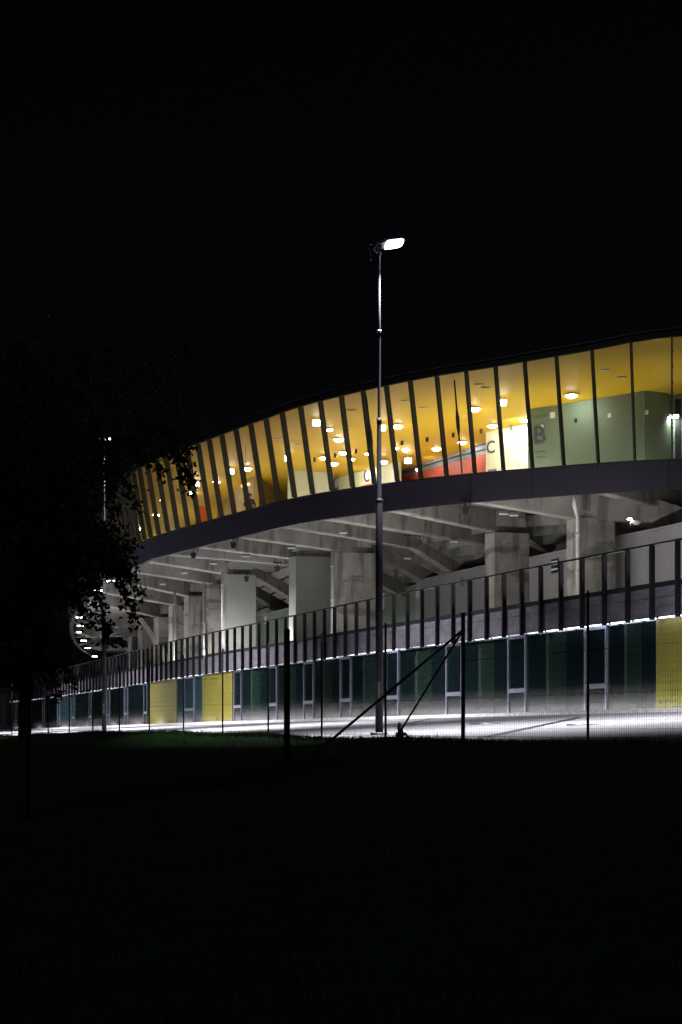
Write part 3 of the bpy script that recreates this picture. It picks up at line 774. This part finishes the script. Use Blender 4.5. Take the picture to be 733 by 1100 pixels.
for x, y, z, lab in ((500,543.5,9.36,'dark floodlight under the fascia above the middle rough column'),(451,579,9.25,'dark floodlight on a beam right of the tall lamp post'),(251,582,9.35,'dark floodlight at the fascia edge left of the smooth column'),
        (298,607.5,9.1,'dark floodlight on a beam just left of the smooth column'),(265,618.5,9.1,'dark floodlight above the black opening'),(208,593,9.4,'dark floodlight at the fascia edge nearest the tree'),(198,651,9.1,'dark floodlight deep under the rim, lowest of those hanging')):
    floodlight(P(x, z*F/(HY-y), z), lab)
def luminaire(x, y, z, bright):
    c = P(x, z*F/(HY-y), z)
    lab = 'bright white soffit luminaire on the curling far end of the stadium rim' if bright else 'small pale box luminaire fixed under a concrete beam'
    t = thing('soffit_luminaire', (c.x,c.y,c.z), lab, 'luminaire', 'bright luminaires on the far rim' if bright else 'box luminaires under the beams')
    w = .19 if not bright else (.17 + .0006*c.y)
    mb = MB(); mb.box(c+Z3*.06, (w,0,0), (0,.1,0), (0,0,.05)); mb.build('housing', M['frame'], t)
    mb = MB(); mb.box(c-Z3*.01, (w*.94,0,0), (0,.085,0), (0,0,.02 if not bright else .035)); mb.build('lens', M['lum' if bright else 'lum_dim'], t)
for x, y in ((119,624),(106,634),(85.5,663),(86.5,672),(86,679),(90,688),(94.5,696),(102,705)): luminaire(x, y, 9.2, True)
for x, y in ((552,553.6),(541,552),(488,582),(437.6,600),(369,572.5),(313.5,588.5),(264.5,597.5),(229.5,605.5),(198,615.5),(175,627.5),(154.5,638),(125,674)): luminaire(x, y, 9.2, False)

DL = [(614,423,1.2),(563.6,450,1),(510,438,1.2),(529,456,1),(497,474,1),(469,481,1),(427,456,1.2),(436,482,.9),(425,480,.8),(412,494.6,1),(519,486.5,1),
      (450,503,.8),(364,471,1.15),(369,485,1),(354,460,.8),(347.5,490.5,.9),(359,497,1),(377.5,492,.8),(395,486.5,.7),(265,502,1.3),(272,524,.9),(232.7,516.6,1),(207,528,1.2),(168,551,1.3),(150.5,566,1.2),(174.5,535.7,.9),(132.6,564.8,1.1)]
SPT = [(540,425),(410.5,452),(438.6,488),(340,446.5),(309.6,485.5),(248,500),(211,514),(135.6,551.5)]
dl_proto = None
for x, y, s_ in DL:
    h = ceil_hit(x, y)
    if not h: continue
    c = h[0] - Z3*.03
    if dl_proto is None:
        t = thing('downlight', (0,0,0), 'round white downlight glowing in the yellow gallery ceiling', 'downlight', 'round downlights in the yellow ceiling')
        mb = MB(); mb.tube([(0,0,.04),(0,0,-.02)], [.24,.27], 20); mb.build('rim', M['white'], t)
        mb = MB(); mb.tube([(0,0,-.012),(0,0,-.06),(0,0,-.10),(0,0,-.12)], [.215,.195,.14,.06], 20); mb.build('lens', M['down'], t); dl_proto = t; o = t
    else: o = copy_tree(dl_proto)
    o.location = c; o.scale = (s_*.92,)*3
sp_proto = None
for x, y in SPT:
    h = ceil_hit(x, y+1)
    if not h: continue
    if sp_proto is None:
        t = thing('spot_projector', (0,0,0), 'square white spot projector on a bracket under the yellow ceiling', 'spotlight', 'square projectors under the yellow ceiling')
        mb = MB(); mb.bar((0,0,.12),(0,0,-.03),.05,.05); mb.box((0,.02,-.1),(.17,0,0),(0,.05,.03),(0,-.06,.12)); mb.build('housing', M['white'], t)
        mb = MB(); mb.box((0,-.045,-.125),(.16,0,0),(0,.012,.008),(0,-.055,.11)); mb.build('lens', M['spot'], t); sp_proto = t; o = t
    else: o = copy_tree(sp_proto)
    o.location = h[0]-Z3*.14
for x, y in ((186,560),(515,412),(522,416),(455,437),(436,430),(650,397),(668,405),(378,440),(374,458),(316,474),(322,477),(300,471)):
    h = ceil_hit(x, y)
    if not h or y > 540: continue
    t = thing('ceiling_vent', tuple(h[0]), 'small pale slot diffuser flush in the yellow gallery ceiling', 'vent', 'slot diffusers in the yellow ceiling')
    mb = MB(); mb.box(h[0]-Z3*.02, (.19,0,0),(0,.06,0),(0,0,.018)); mb.build('grille', M['white'], t)
for x, y in ((338,491),(360,486.5),(382.5,482),(432,473),(459,469),(487,464.5),(517,460),(549,456)):
    h = ceil_hit(x, y)
    t = thing('loudspeaker', tuple(h[0]), 'small black loudspeaker box hung in a row from the yellow ceiling', 'loudspeaker', 'black loudspeakers under the yellow ceiling')
    mb = MB(); mb.box(h[0]-Z3*.12,(.065,0,0),(0,.06,0),(0,0,.095)); mb.build('cabinet', M['dark_metal'], t)
    mb = MB(); mb.bar(h[0]+Z3*.01, h[0]-Z3*.03,.04,.04); mb.build('bracket', M['dark_metal'], t)
# hanging black banners poles seen inside the gallery
# wall lamp by the angled wall
tw = ring.find(721, OG+1.7); wl = ring.off(tw, OG+1.6, 13.55)
t = thing('wall_lamp', tuple(wl), 'bright wall lamp on the grey green wall at the right edge', 'lamp')
mb = MB(); tg = Vector((*ring.tan(tw),0)); nn = Vector((*ring.nor(tw),0)); mb.box(wl, tg*.35, nn*.06, Z3*.06); mb.build('housing', M['white'], t)
mb = MB(); mb.box(wl-Z3*.075, tg*.32, nn*.05, Z3*.012); mb.build('lens', M['lum'], t)
# orange sign light and orange banner in the left part
h = P(264, 88.6, 12.05); t = thing('sign_light', tuple(h), 'slim orange glowing sign hanging above the person in the gallery', 'sign')
mb = MB(); mb.bar(h+Vector((-.2,0,-.05)), h+Vector((.2,0,.05)), .08,.1); mb.build('tube', M['orange_lum'], t)
mb = MB(); mb.bar(h+Vector((0,0,.05)), h+Vector((0,0,1.9)), .02,.02); mb.build('hanger', M['dark_metal'], t)
h = ring.off(ring.find(217, 3.0), 3.0, ZFL); t = thing('roll_up_banner', tuple(h), 'upright orange banner standing in the gallery behind the leftmost panes', 'banner')
mb = MB(); mb.box(h+Z3*1.15,(.3,.1,0),(-.02,.03,0),(0,0,1.05)); mb.build('cloth', M['orange'], t)
mb = MB(); mb.box(h+Z3*.05,(.34,.11,0),(-.06,.12,0),(0,0,.045)); mb.build('base', M['galv'], t)
# floor lamp glowing behind the rightmost rough column
c = P(677.5, 72.6, 8.42)
t = thing('dish_lamp', (c.x,c.y,8.29), 'round glowing lamp with white dish on the kiosk roof right of the rightmost rough column', 'lamp')
mb = MB(); mb.tube([c-Z3*.14, c], .03, 8); mb.build('stem', M['galv'], t)
mb = MB(); mb.tube([c+Vector((.22,0,-.10)), c+Vector((.22,0,-.05)), c+Vector((.22,0,.06))], [.06,.17,.22], 20); mb.build('dish', M['white'], t)
mb = MB(); mb.tube([c+Vector((-.05,-.1,.08)), c+Vector((-.05,-.1,.10)), c+Vector((-.05,-.1,.15))], [.06,.105,.06], 18); mb.build('lens', M['lum'], t)
# person behind the glass
def person(loc, face):
    pts = {'pel':(0,0,.95),'wst':(0,.0,1.12),'chest':(0,-.02,1.36),'neck':(0,0,1.5),'head0':(0,-.02,1.6),'head1':(0,-.02,1.72),
           'shl':(-.19,0,1.43),'ell':(-.29,-.04,1.17),'hal':(-.08,-.22,1.2),'shr':(.19,0,1.43),'elr':(.29,-.04,1.17),'har':(.08,-.23,1.17),
           'hpl':(-.1,0,.9),'knl':(-.11,-.02,.5),'anl':(-.12,.02,.09),'tol':(-.13,-.16,.03),'hpr':(.1,0,.9),'knr':(.11,-.02,.5),'anr':(.12,.02,.09),'tor':(.13,-.16,.03)}
    rad = {'pel':.15,'wst':.17,'chest':.2,'neck':.06,'head0':.085,'head1':.085,'shl':.09,'ell':.07,'hal':.045,'shr':.09,'elr':.07,'har':.045,'hpl':.1,'knl':.065,'anl':.045,'tol':.04,'hpr':.1,'knr':.065,'anr':.045,'tor':.04}
    ed = [('pel','wst'),('wst','chest'),('chest','neck'),('neck','head0'),('head0','head1'),('chest','shl'),('shl','ell'),('ell','hal'),('chest','shr'),('shr','elr'),('elr','har'),
          ('pel','hpl'),('hpl','knl'),('knl','anl'),('anl','tol'),('pel','hpr'),('hpr','knr'),('knr','anr'),('anr','tor')]
    ks = list(pts); me = bpy.data.meshes.new('body'); me.from_pydata([pts[k_] for k_ in ks], [(ks.index(a_), ks.index(b_)) for a_, b_ in ed], [])
    tmp = bpy.data.objects.new('body', me); COL.objects.link(tmp)
    sk = tmp.modifiers.new('s','SKIN'); 
    for i, k_ in enumerate(ks): me.skin_vertices[0].data[i].radius = (rad[k_], rad[k_]*.85)
    me.skin_vertices[0].data[0].use_root = True
    tmp.modifiers.new('u','SUBSURF').levels = 2
    dg = bpy.context.evaluated_depsgraph_get(); m2 = bpy.data.meshes.new_from_object(tmp.evaluated_get(dg)); bpy.data.objects.remove(tmp)
    m2.materials.clear(); m2.materials.append(M['coat']); m2.materials.append(M['skin'])
    for p in m2.polygons:
        p.use_smooth = True
        if p.center.z > 1.53 or (p.center.y < -.17 and .9 < p.center.z < 1.2): p.material_index = 1
    m2.transform(Matrix.Rotation(face, 4, 'Z')); m2.transform(Matrix.Translation(loc))
    t = thing('person', tuple(loc), 'person in dark clothes standing behind the gallery glass with folded arms', 'person')
    b_ = bpy.data.objects.new('body', m2); COL.objects.link(b_); attach(b_, t)
    mb = MB(); L_ = []
    mb.tube([(0,0,1.66),(0,.01,1.74),(0,.01,1.795)], [.098,.1,.045], 14)
    hr = mb.build('hair', M['hair']); hr.data.transform(Matrix.Rotation(face,4,'Z')); hr.data.transform(Matrix.Translation(loc)); attach(hr, t)
tp = ring.find(268, 2.2); person(ring.off(tp, 2.2, ZFL+.01), R(10))

# ------------------------------------------------------------------ street lamps
def street_lamp(loc, lab, H=11.0, power=3000, hs=.84, spread=119, aim=.56):
    t = thing('street_lamp', tuple(loc), lab, 'street lamp', None)
    b_ = Vector(loc)
    mb = MB()
    zz = [(-.3,.088),(5.25,.08),(5.3,.054),(7.05,.05),(7.1,.036),(9.1,.034),(H,.031)]
    mb.tube([b_+Z3*z for z, r in zz], [r for z, r in zz], 16); mb.build('pole', M['pole_dark'], t)
    for za, zb, r_ in ((7.02,7.14,.058),(9.07,9.13,.052),(5.22,5.32,.09)):
        mb = MB(); mb.tube([b_+Z3*za, b_+Z3*zb], r_, 16); mb.build('collar', M['pole_dark'] if za < 9 else M['galv'], t)
    mb = MB(); mb.tube([b_-Z3*.02, b_+Z3*.05], .2, 16); mb.build('base_plate', M['galv'], t)
    mb = MB(); q = b_+Z3*1.0; mb.box(q+Vector((0,-.084,0)), (.035,0,0),(0,.006,0),(0,0,.2)); mb.build('service_door', M['galv'], t)
    # head: tilted flat luminaire reaching over the paving
    dr = (NI*.9 - U*-.0).normalized(); tilt = R(13)
    ax = (dr*cos(tilt) + Z3*sin(tilt)); sd = Vector((-dr.y, dr.x, 0)); nz = ax.cross(sd)
    if nz.z < 0: nz = -nz
    roll = R(-24); sd, nz = (sd*cos(roll)+nz*sin(roll)), (nz*cos(roll)-sd*sin(roll))
    c0 = b_+Z3*(H+.03)
    mb = MB(); pr = [(hs*x_, hs*y_) for x_, y_ in [(-.12,.07),(.08,.11),(.2,.20),(.64,.19),(.74,.12)]]
    top, bot = [], []
    ol = [c0+ax*x_+sd*y_ for x_, y_ in pr] + [c0+ax*x_-sd*y_ for x_, y_ in reversed(pr)]
    m = len(ol); up_ = [p+nz*.075 for p in ol]; cc = sum(up_, Vector())/m
    mb.poly(ol+[p.lerp(cc,.14)+nz*.02 for p in up_], [(i,(i+1)%m,m+(i+1)%m,m+i) for i in range(m)] + [tuple(range(m))[::-1], tuple(range(m,2*m))])
    hd = mb.build('lamp_head', M['galv'], t)
    mb = MB(); pl = [(hs*x_, hs*y_) for x_, y_ in [(.21,.165),(.62,.16),(.69,.10)]]
    ll = [c0+ax*x_+sd*y_-nz*.006 for x_, y_ in pl] + [c0+ax*x_-sd*y_-nz*.006 for x_, y_ in reversed(pl)]
    m = len(ll); mb.poly(ll+[p-nz*.02 for p in ll], [(i,(i+1)%m,m+(i+1)%m,m+i) for i in range(m)] + [tuple(range(m)), tuple(range(m,2*m))[::-1]])
    mb.build('lens', M['lamp_lens'], hd)
    mb = MB(); mb.bar(b_+Z3*(H-.14), b_+Z3*(H+.05), .11,.11); mb.bar(b_+Z3*(H-.1)+sd*.05, c0-ax*.14+sd*.05,.03,.05)
    pts = [c0-ax*.1+nz*.08+sd*.02, c0-ax*.2+nz*.09+sd*.02, c0-ax*.25-nz*.02+sd*.02, b_-ax*.2+Z3*(H-.28)]
    mb.tube(pts, .012, 6); mb.build('bracket', M['galv'], t)
    li = bpy.data.lights.new('street_light', 'AREA'); li.shape = 'RECTANGLE'; li.size = .42; li.size_y = .3; li.energy = power; li.color = (.93,.93,1)
    li.spread = R(spread)
    lo = bpy.data.objects.new('street_light', li); COL.objects.link(lo)
    dn = (-Z3 + dr*aim).normalized()
    lo.location = c0+ax*.45-nz*.08-Z3*.02; lo.rotation_euler = dn.to_track_quat('-Z','Y').to_euler(); attach(lo, t)
    return t
l1 = P(407.5, 42); l1.z = pave_z(l1.x, l1.y)
street_lamp(l1, 'tall dark lamp post with lit flat head rising in front of the stadium')
l2 = P(112, 69.3); l2.z = pave_z(l2.x, l2.y)
street_lamp(l2, 'far lamp post standing behind the overhanging tree at left', H=11.0, hs=.42, spread=104, aim=.42, power=3600)
l3 = Vector((10.5,15,0)); l3.z = pave_z(10.5, 15); 
street_lamp(l3, 'lamp post beside the paving at right, nearest the viewer', power=1500)
l4 = Vector((-18.4,96,0)); l4.z = pave_z(-18.4, 96)
street_lamp(l4, 'lamp post of the row standing just left of the tree trunk', power=7000, spread=116, aim=.4)
for (x_, y_, lab) in ((-27.6,123,'lamp post of the row two places beyond the tree'),(-37,150,'last lamp post of the row, far beyond the tree')):
    l5 = Vector((x_,y_,0)); l5.z = pave_z(x_,y_); street_lamp(l5, lab, power=7000, spread=116, aim=.4)

# ------------------------------------------------------------------ fence
fen = thing('wire_mesh_fence', (FA.x, FA.y, -.07), 'dark wire mesh fence with posts and braced corner post along the grass crest', 'fence')
ft_ = [-8.2, -4.24, 0] + [3.36*i for i in range(1, 19)]
fp = []
for t_ in ft_:
    q = FA + FU*t_; g = lerp(CREST, q.y); fp.append(Vector((q.x, q.y, g)))
for t_, p in zip(ft_, fp):
    mb = MB(); r = .034 if t_ == 0 else .019; top = 2.0 if t_ != 0 else 1.97
    if t_ > 30: top = 1.95
    mb.tube([p-Z3*.4, (p.x,p.y,top)], r, 10); mb.tube([(p.x,p.y,top),(p.x,p.y,top+.03)], [r*1.2, r*.7], 10)
    mb.build('post', M['fence'], fen)
for i, (p, q) in enumerate(zip(fp, fp[1:])):
    mb = MB(); L = (q-p).length; d = (q-p)/L; near = p.y < 46
    sp = .06 if near else .1; r = .0012 if near else .0022
    n = int(L/sp); zt = 1.9
    for k_ in range(n+1):
        c = p + d*sp*k_; mb.box((c.x, c.y, (c.z+.02+zt)/2), d*r, Vector((d.y,-d.x,0))*r, Z3*(zt-c.z-.02)/2)
    h_ = .08
    while h_ < 1.95:
        rr = r*1.1 if abs((h_ % .6)-.08) > .02 else r*2.6
        a_ = p + Z3*(h_); b_ = q + Z3*(h_)
        if a_.z < 1.93: mb.bar(a_+Vector((d.y,-d.x,0))*.006, b_+Vector((d.y,-d.x,0))*.006, rr*2, rr*2)
        h_ += .2 if not near else .12
    mb.build('mesh_panel', M['wire'], fen)
p308 = Vector((-.79, 27.2)); z308 = lawn_z(*p308)
mb = MB(); mb.tube([(p308.x,p308.y,z308-.3),(p308.x,p308.y,1.56)], .047, 10); mb.tube([(p308.x,p308.y,1.56),(p308.x,p308.y,1.6)], [.056,.03], 10)
mb.build('post', M['fence'], fen)
A = Vector((FA.x, FA.y, 1.72))
ft1 = Vector((-.57, 27.75)); mb = MB(); mb.tube([A, (ft1.x, ft1.y, lawn_z(*ft1)-.05)], .021, 10); mb.build('brace', M['fence'], fen)
q = FA + FU*2.95; mb = MB(); mb.tube([A, (q.x, q.y, lerp(CREST, q.y)-.02)], .018, 10); mb.build('brace', M['fence'], fen)
# hydrant at the foot of the brace
hb = P(430.5, 33.2); hb.z = lerp(CREST, 33.2) - .02
t = thing('hydrant', tuple(hb), 'small dark red hydrant with grey cap at the foot of the fence brace', 'hydrant')
mb = MB(); mb.tube([hb, hb+Z3*.04, hb+Z3*.05, hb+Z3*.17, hb+Z3*.2], [.085,.085,.06,.055,.04], 14)
mb.tube([hb+Vector((-.09,0,.12)), hb+Vector((.1,0,.12))], .03, 10); mb.build('barrel', M['hydrant'], t)
mb = MB(); mb.tube([hb+Vector((-.02,0,.2)), hb+Vector((-.025,0,.27)), hb+Vector((-.025,0,.32))], [.045,.035,.02], 12); mb.build('cap', M['hydrant_cap'], t)
mb = MB(); mb.tube([hb+Vector((.1,0,.12)), hb+Vector((.12,-.02,.08)), hb+Vector((.17,-.03,.0))], .018, 8); mb.build('hose', M['hydrant'], t)

# ------------------------------------------------------------------ trees
def leaf(mb, p, size):
    d = Vector((random.gauss(0,1), random.gauss(0,1), random.gauss(-.5,.8))).normalized()
    s_ = d.cross(Vector((random.gauss(0,1), random.gauss(0,1), random.gauss(0,1)))).normalized()
    L = size*random.uniform(.7,1.3); w = L*.34
    mb.face([p, p+d*L*.45+s_*w, p+d*L, p+d*L*.5-s_*w])
def tree(base, name, lab, limbs, masses, strands, trunk_r, top, leafs=.062):
    t = thing(name, tuple(base), lab, 'tree')
    mb = MB(); H = top
    pts = [base+Vector((0,0,-.3)), base+Vector((.03,0,.5)), base+Vector((.05,.02,1.6)), base+Vector((-.03,.05,3)), base+Vector((.02,.05,H*.7)), base+Vector((0,0,H))]
    mb.tube(pts, [trunk_r*1.25, trunk_r, trunk_r*.85, trunk_r*.7, trunk_r*.4, .02], 10); mb.build('trunk', M['bark'], t)
    lb = MB(); cr = MB()
    for (s0, s1) in limbs:
        s0 = base + Vector(s0); s1 = base + Vector(s1); mid = (s0+s1)/2 + Z3*.25
        lb.tube([s0, mid, s1], [trunk_r*.4, trunk_r*.25, .012], 7)
    for (c, rr, n) in masses:
        c = base + Vector(c)
        ncl = max(6, n//60)
        for _ in range(ncl):
            while True:
                v = Vector((random.uniform(-1,1), random.uniform(-1,1), random.uniform(-1,1)))
                if .15 < v.length < 1: break
            q = c + Vector((v.x*rr[0], v.y*rr[1], v.z*rr[2])); cs = random.uniform(.07,.2)
            for _ in range(n//ncl):
                leaf(cr, q + Vector((random.gauss(0,cs), random.gauss(0,cs), random.gauss(0,cs*.8))), leafs)
    for (s0, s1, w, n) in strands:            # drooping twigs
        s0 = base + Vector(s0); s1 = base + Vector(s1); mid = s0.lerp(s1, .55) + Vector((0,0,.12*(s0-s1).length))
        lb.tube([s0, mid, s1], [.02,.012,.005], 5)
        for _ in range(n):
            f_ = random.random(); q = (s0.lerp(mid, f_*2) if f_ < .5 else mid.lerp(s1, f_*2-1))
            g_ = w*(.45+.75*abs(sin(f_*9+n)))
            leaf(cr, q + Vector((random.gauss(0,g_), random.gauss(0,g_), random.gauss(-.04,g_))), leafs)
    lb.build('limbs', M['bark'], t); cr.build('crown', M['leaf'], t)
    return t
D = 22.0; bt = P(23, D); bt.z = lawn_z(bt.x, bt.y)
def rel(x, y, dd=0): q = P(x, D+dd); return Vector((q.x, q.y, (HY-y)/F*(D+dd))) - bt
px = D/F
masses = [(rel(0,560), (78*px, 1.3, 165*px), 17000), (rel(38,470), (66*px, 1.2, 100*px), 7000), (rel(64,552), (24*px,.9,58*px), 3800), (rel(106,484),(9*px,.4,16*px),260), (rel(10,690), (40*px,1.0,40*px), 5500),
          (rel(102,592), (24*px,.5,24*px), 2200), (rel(62,610), (22*px,.6,30*px), 1800), (rel(-40,600), (60*px,1.2,150*px), 6000), (rel(105,420), (110*px,1.2,70*px), 2600)]
strands = [(rel(150,455),rel(206,478,.3),.045,260),(rel(185,470),rel(205,523,.3),.05,330),(rel(140,480),rel(178,505),.05,150),(rel(120,500),rel(150,545,-.2),.05,130),(rel(110,500),rel(128,560),.055,150),
           (rel(100,560),rel(150,640,-.2),.055,380),(rel(110,590),rel(146,668),.045,300),(rel(90,600),rel(118,690,.2),.055,420),(rel(70,620),rel(97,668),.05,330),(rel(95,600),rel(140,612),.06,380),
           (rel(120,430),rel(215,345),.05,120),(rel(160,400),rel(270,345),.05,110),(rel(150,420),rel(228,372),.05,90),(rel(50,660),rel(80,738),.06,260),(rel(40,690),rel(62,748),.05,220),(rel(130,470),rel(186,486),.05,200)]
limbs = [((0,0,2.0),rel(90,560)),((0,0,2.4),rel(150,455)),((0,0,2.6),rel(120,420)),((0,0,1.8),rel(60,620)),((0,0,2.2),rel(-60,560)),((0,0,1.6),rel(95,600)),((0,0,3.2),rel(160,400)),((0,0,3),rel(-30,450))]
tree(bt, 'drooping_tree', 'dark drooping tree on the grass bank overhanging the left end of the stadium', limbs, masses, strands, .085, 6.0)

# ------------------------------------------------------------------ lamp beams and added fill lights
def area(name, loc, dirn, power, sx, sy, col, spread=180):
    li = bpy.data.lights.new(name, 'AREA'); li.shape = 'RECTANGLE'; li.size = sx; li.size_y = sy; li.energy = power; li.color = col; li.spread = R(spread)
    o = bpy.data.objects.new(name, li); COL.objects.link(o); o.location = loc
    o.rotation_euler = Vector(dirn).to_track_quat('-Z','Y').to_euler(); return o
# gallery: unseen fill lights added at floor level to brighten the ceiling
for i, x in enumerate((760,690,620,560,510,460,415,370,330,295,262,235,205,180,158,138)):
    o_ = 4.2; tt = ring.find(x, o_); pw = 20 if x > 590 else (50 if x > 300 else 40)
    area('gallery_fill', ring.off(tt, o_, ZFL+.12), Vector((*ring.nor(tt)*.25, 1)), pw, 1.6, .5, (1,.97,.88))
for x, o_, pw in ((552,6.3,105),(372,7.2,12),(340,5.2,16),(392,8.0,12),(455,8.6,16),(500,8.6,14)):
    tt = ring.find(x, o_); area('gallery_wallwash', ring.off(tt, o_, ceil_z(tt,o_)-.15), Vector((*ring.nor(tt)*.8, -1)), pw, .8, .3, (1,.97,.9))
tt = ring.find(618, 5); area('gallery_downlight_beam', ring.off(tt, 4.6, ceil_z(tt,4.6)-.12), Vector((*ring.nor(tt)*.5, -1)), 14, .3, .3, (.95,1,.93))
tt = ring.find(721, OG+1.4); area('wall_lamp_beam', ring.off(tt, OG+1.3, 13.45), Vector((*ring.nor(tt)*.8, -1)), 34, .5, .1, (.95,1,.95))
# deck: unseen fill lights added behind the parapet to brighten the rim underside
for i, x in enumerate((715,655,590,530,470,410,350,300,255,220,190,165,145,125)):
    tt = pod.find(x, 1.0); area('deck_fill', pod.off(tt, .9, ZD+.12), Vector((NI.x*.35, NI.y*.35, 1)), 172 if x > 360 else 112, 2.0, .25, (1,.975,.93))

for x, d, pw in ((118,135,90),(104,150,110),(100,172,120),(100,192,120),(96,214,120)):  # more added fill under the far end of the rim
    area('deck_fill', P(x, d, ZD+.15), (0,0,1), pw, 2.5, .4, (1,.975,.93))
for i, x in enumerate((760,712,668,628,590,552,518,484,452,420,392,364,338,312,286,260,235,210,185,160,135,110,85,60,35,10)):  # unseen fill lights added along the gravel to brighten the wall foot
    tt = pod.find(x, -.3); c = pod.off(tt, -.32, ZBASE+.11); tg = pod.tan(tt)
    o_ = area('gravel_fill', c, (0,0,1), 16 if x > 300 else 24, 1, .05, (.93,.95,1), 170); L_ = 2.9 if x > 300 else 4.5
    o_.data.size = L_; dv = (NI*.9 + Z3*.3).normalized(); xa = Vector((tg.x,tg.y,0)); xa = (xa - dv*xa.dot(dv)).normalized(); zz_ = -dv; ya = zz_.cross(xa)
    o_.rotation_euler = Matrix((xa, ya, zz_)).transposed().to_euler()
# ------------------------------------------------------------------ sky, camera
w = bpy.data.worlds.new('World'); S.world = w; w.use_nodes = True; nt = w.node_tree
sky = nt.nodes.new('ShaderNodeTexSky'); sky.sky_type = 'NISHITA'; sky.sun_disc = False
sky.sun_elevation = R(4); sky.sun_rotation = R(200)
bg = nt.nodes['Background']; bg.inputs['Strength'].default_value = .0006
tn = nt.nodes.new('ShaderNodeMix'); tn.data_type = 'RGBA'; tn.blend_type = 'MULTIPLY'; tn.inputs['Factor'].default_value = 1; tn.inputs['B'].default_value = (1,.78,1.25,1)
nt.links.new(sky.outputs[0], tn.inputs['A']); nt.links.new(tn.outputs['Result'], bg.inputs['Color'])
su = bpy.data.lights.new('moon', 'SUN'); su.energy = .11; su.angle = R(8); su.color = (.9,.93,1)
so = bpy.data.objects.new('moon', su); COL.objects.link(so); so.rotation_euler = (R(52), 0, R(-35))
cam = bpy.data.cameras.new('camera'); co = bpy.data.objects.new('camera', cam); COL.objects.link(co)
cam.sensor_fit = 'VERTICAL'; cam.sensor_height = 36; cam.lens = 36*F/1100; cam.shift_y = (HY-550)/1100; cam.shift_x = 0
cam.clip_end = 5000; cam.clip_start = .1; co.location = (0,0,0); co.rotation_euler = (R(90),0,0)
S.camera = co
S.view_settings.view_transform = 'Standard'; S.view_settings.look = 'None'; S.view_settings.gamma = 1; S.view_settings.exposure = 0
S.view_settings.use_curve_mapping = False
S.render.engine = 'CYCLES'
S.cycles.use_denoising = True
S.cycles.max_bounces = 6; S.cycles.transparent_max_bounces = 12; S.cycles.sample_clamp_indirect = 4; S.cycles.caustics_reflective = False; S.cycles.caustics_refractive = False
S.cycles.use_light_tree = True
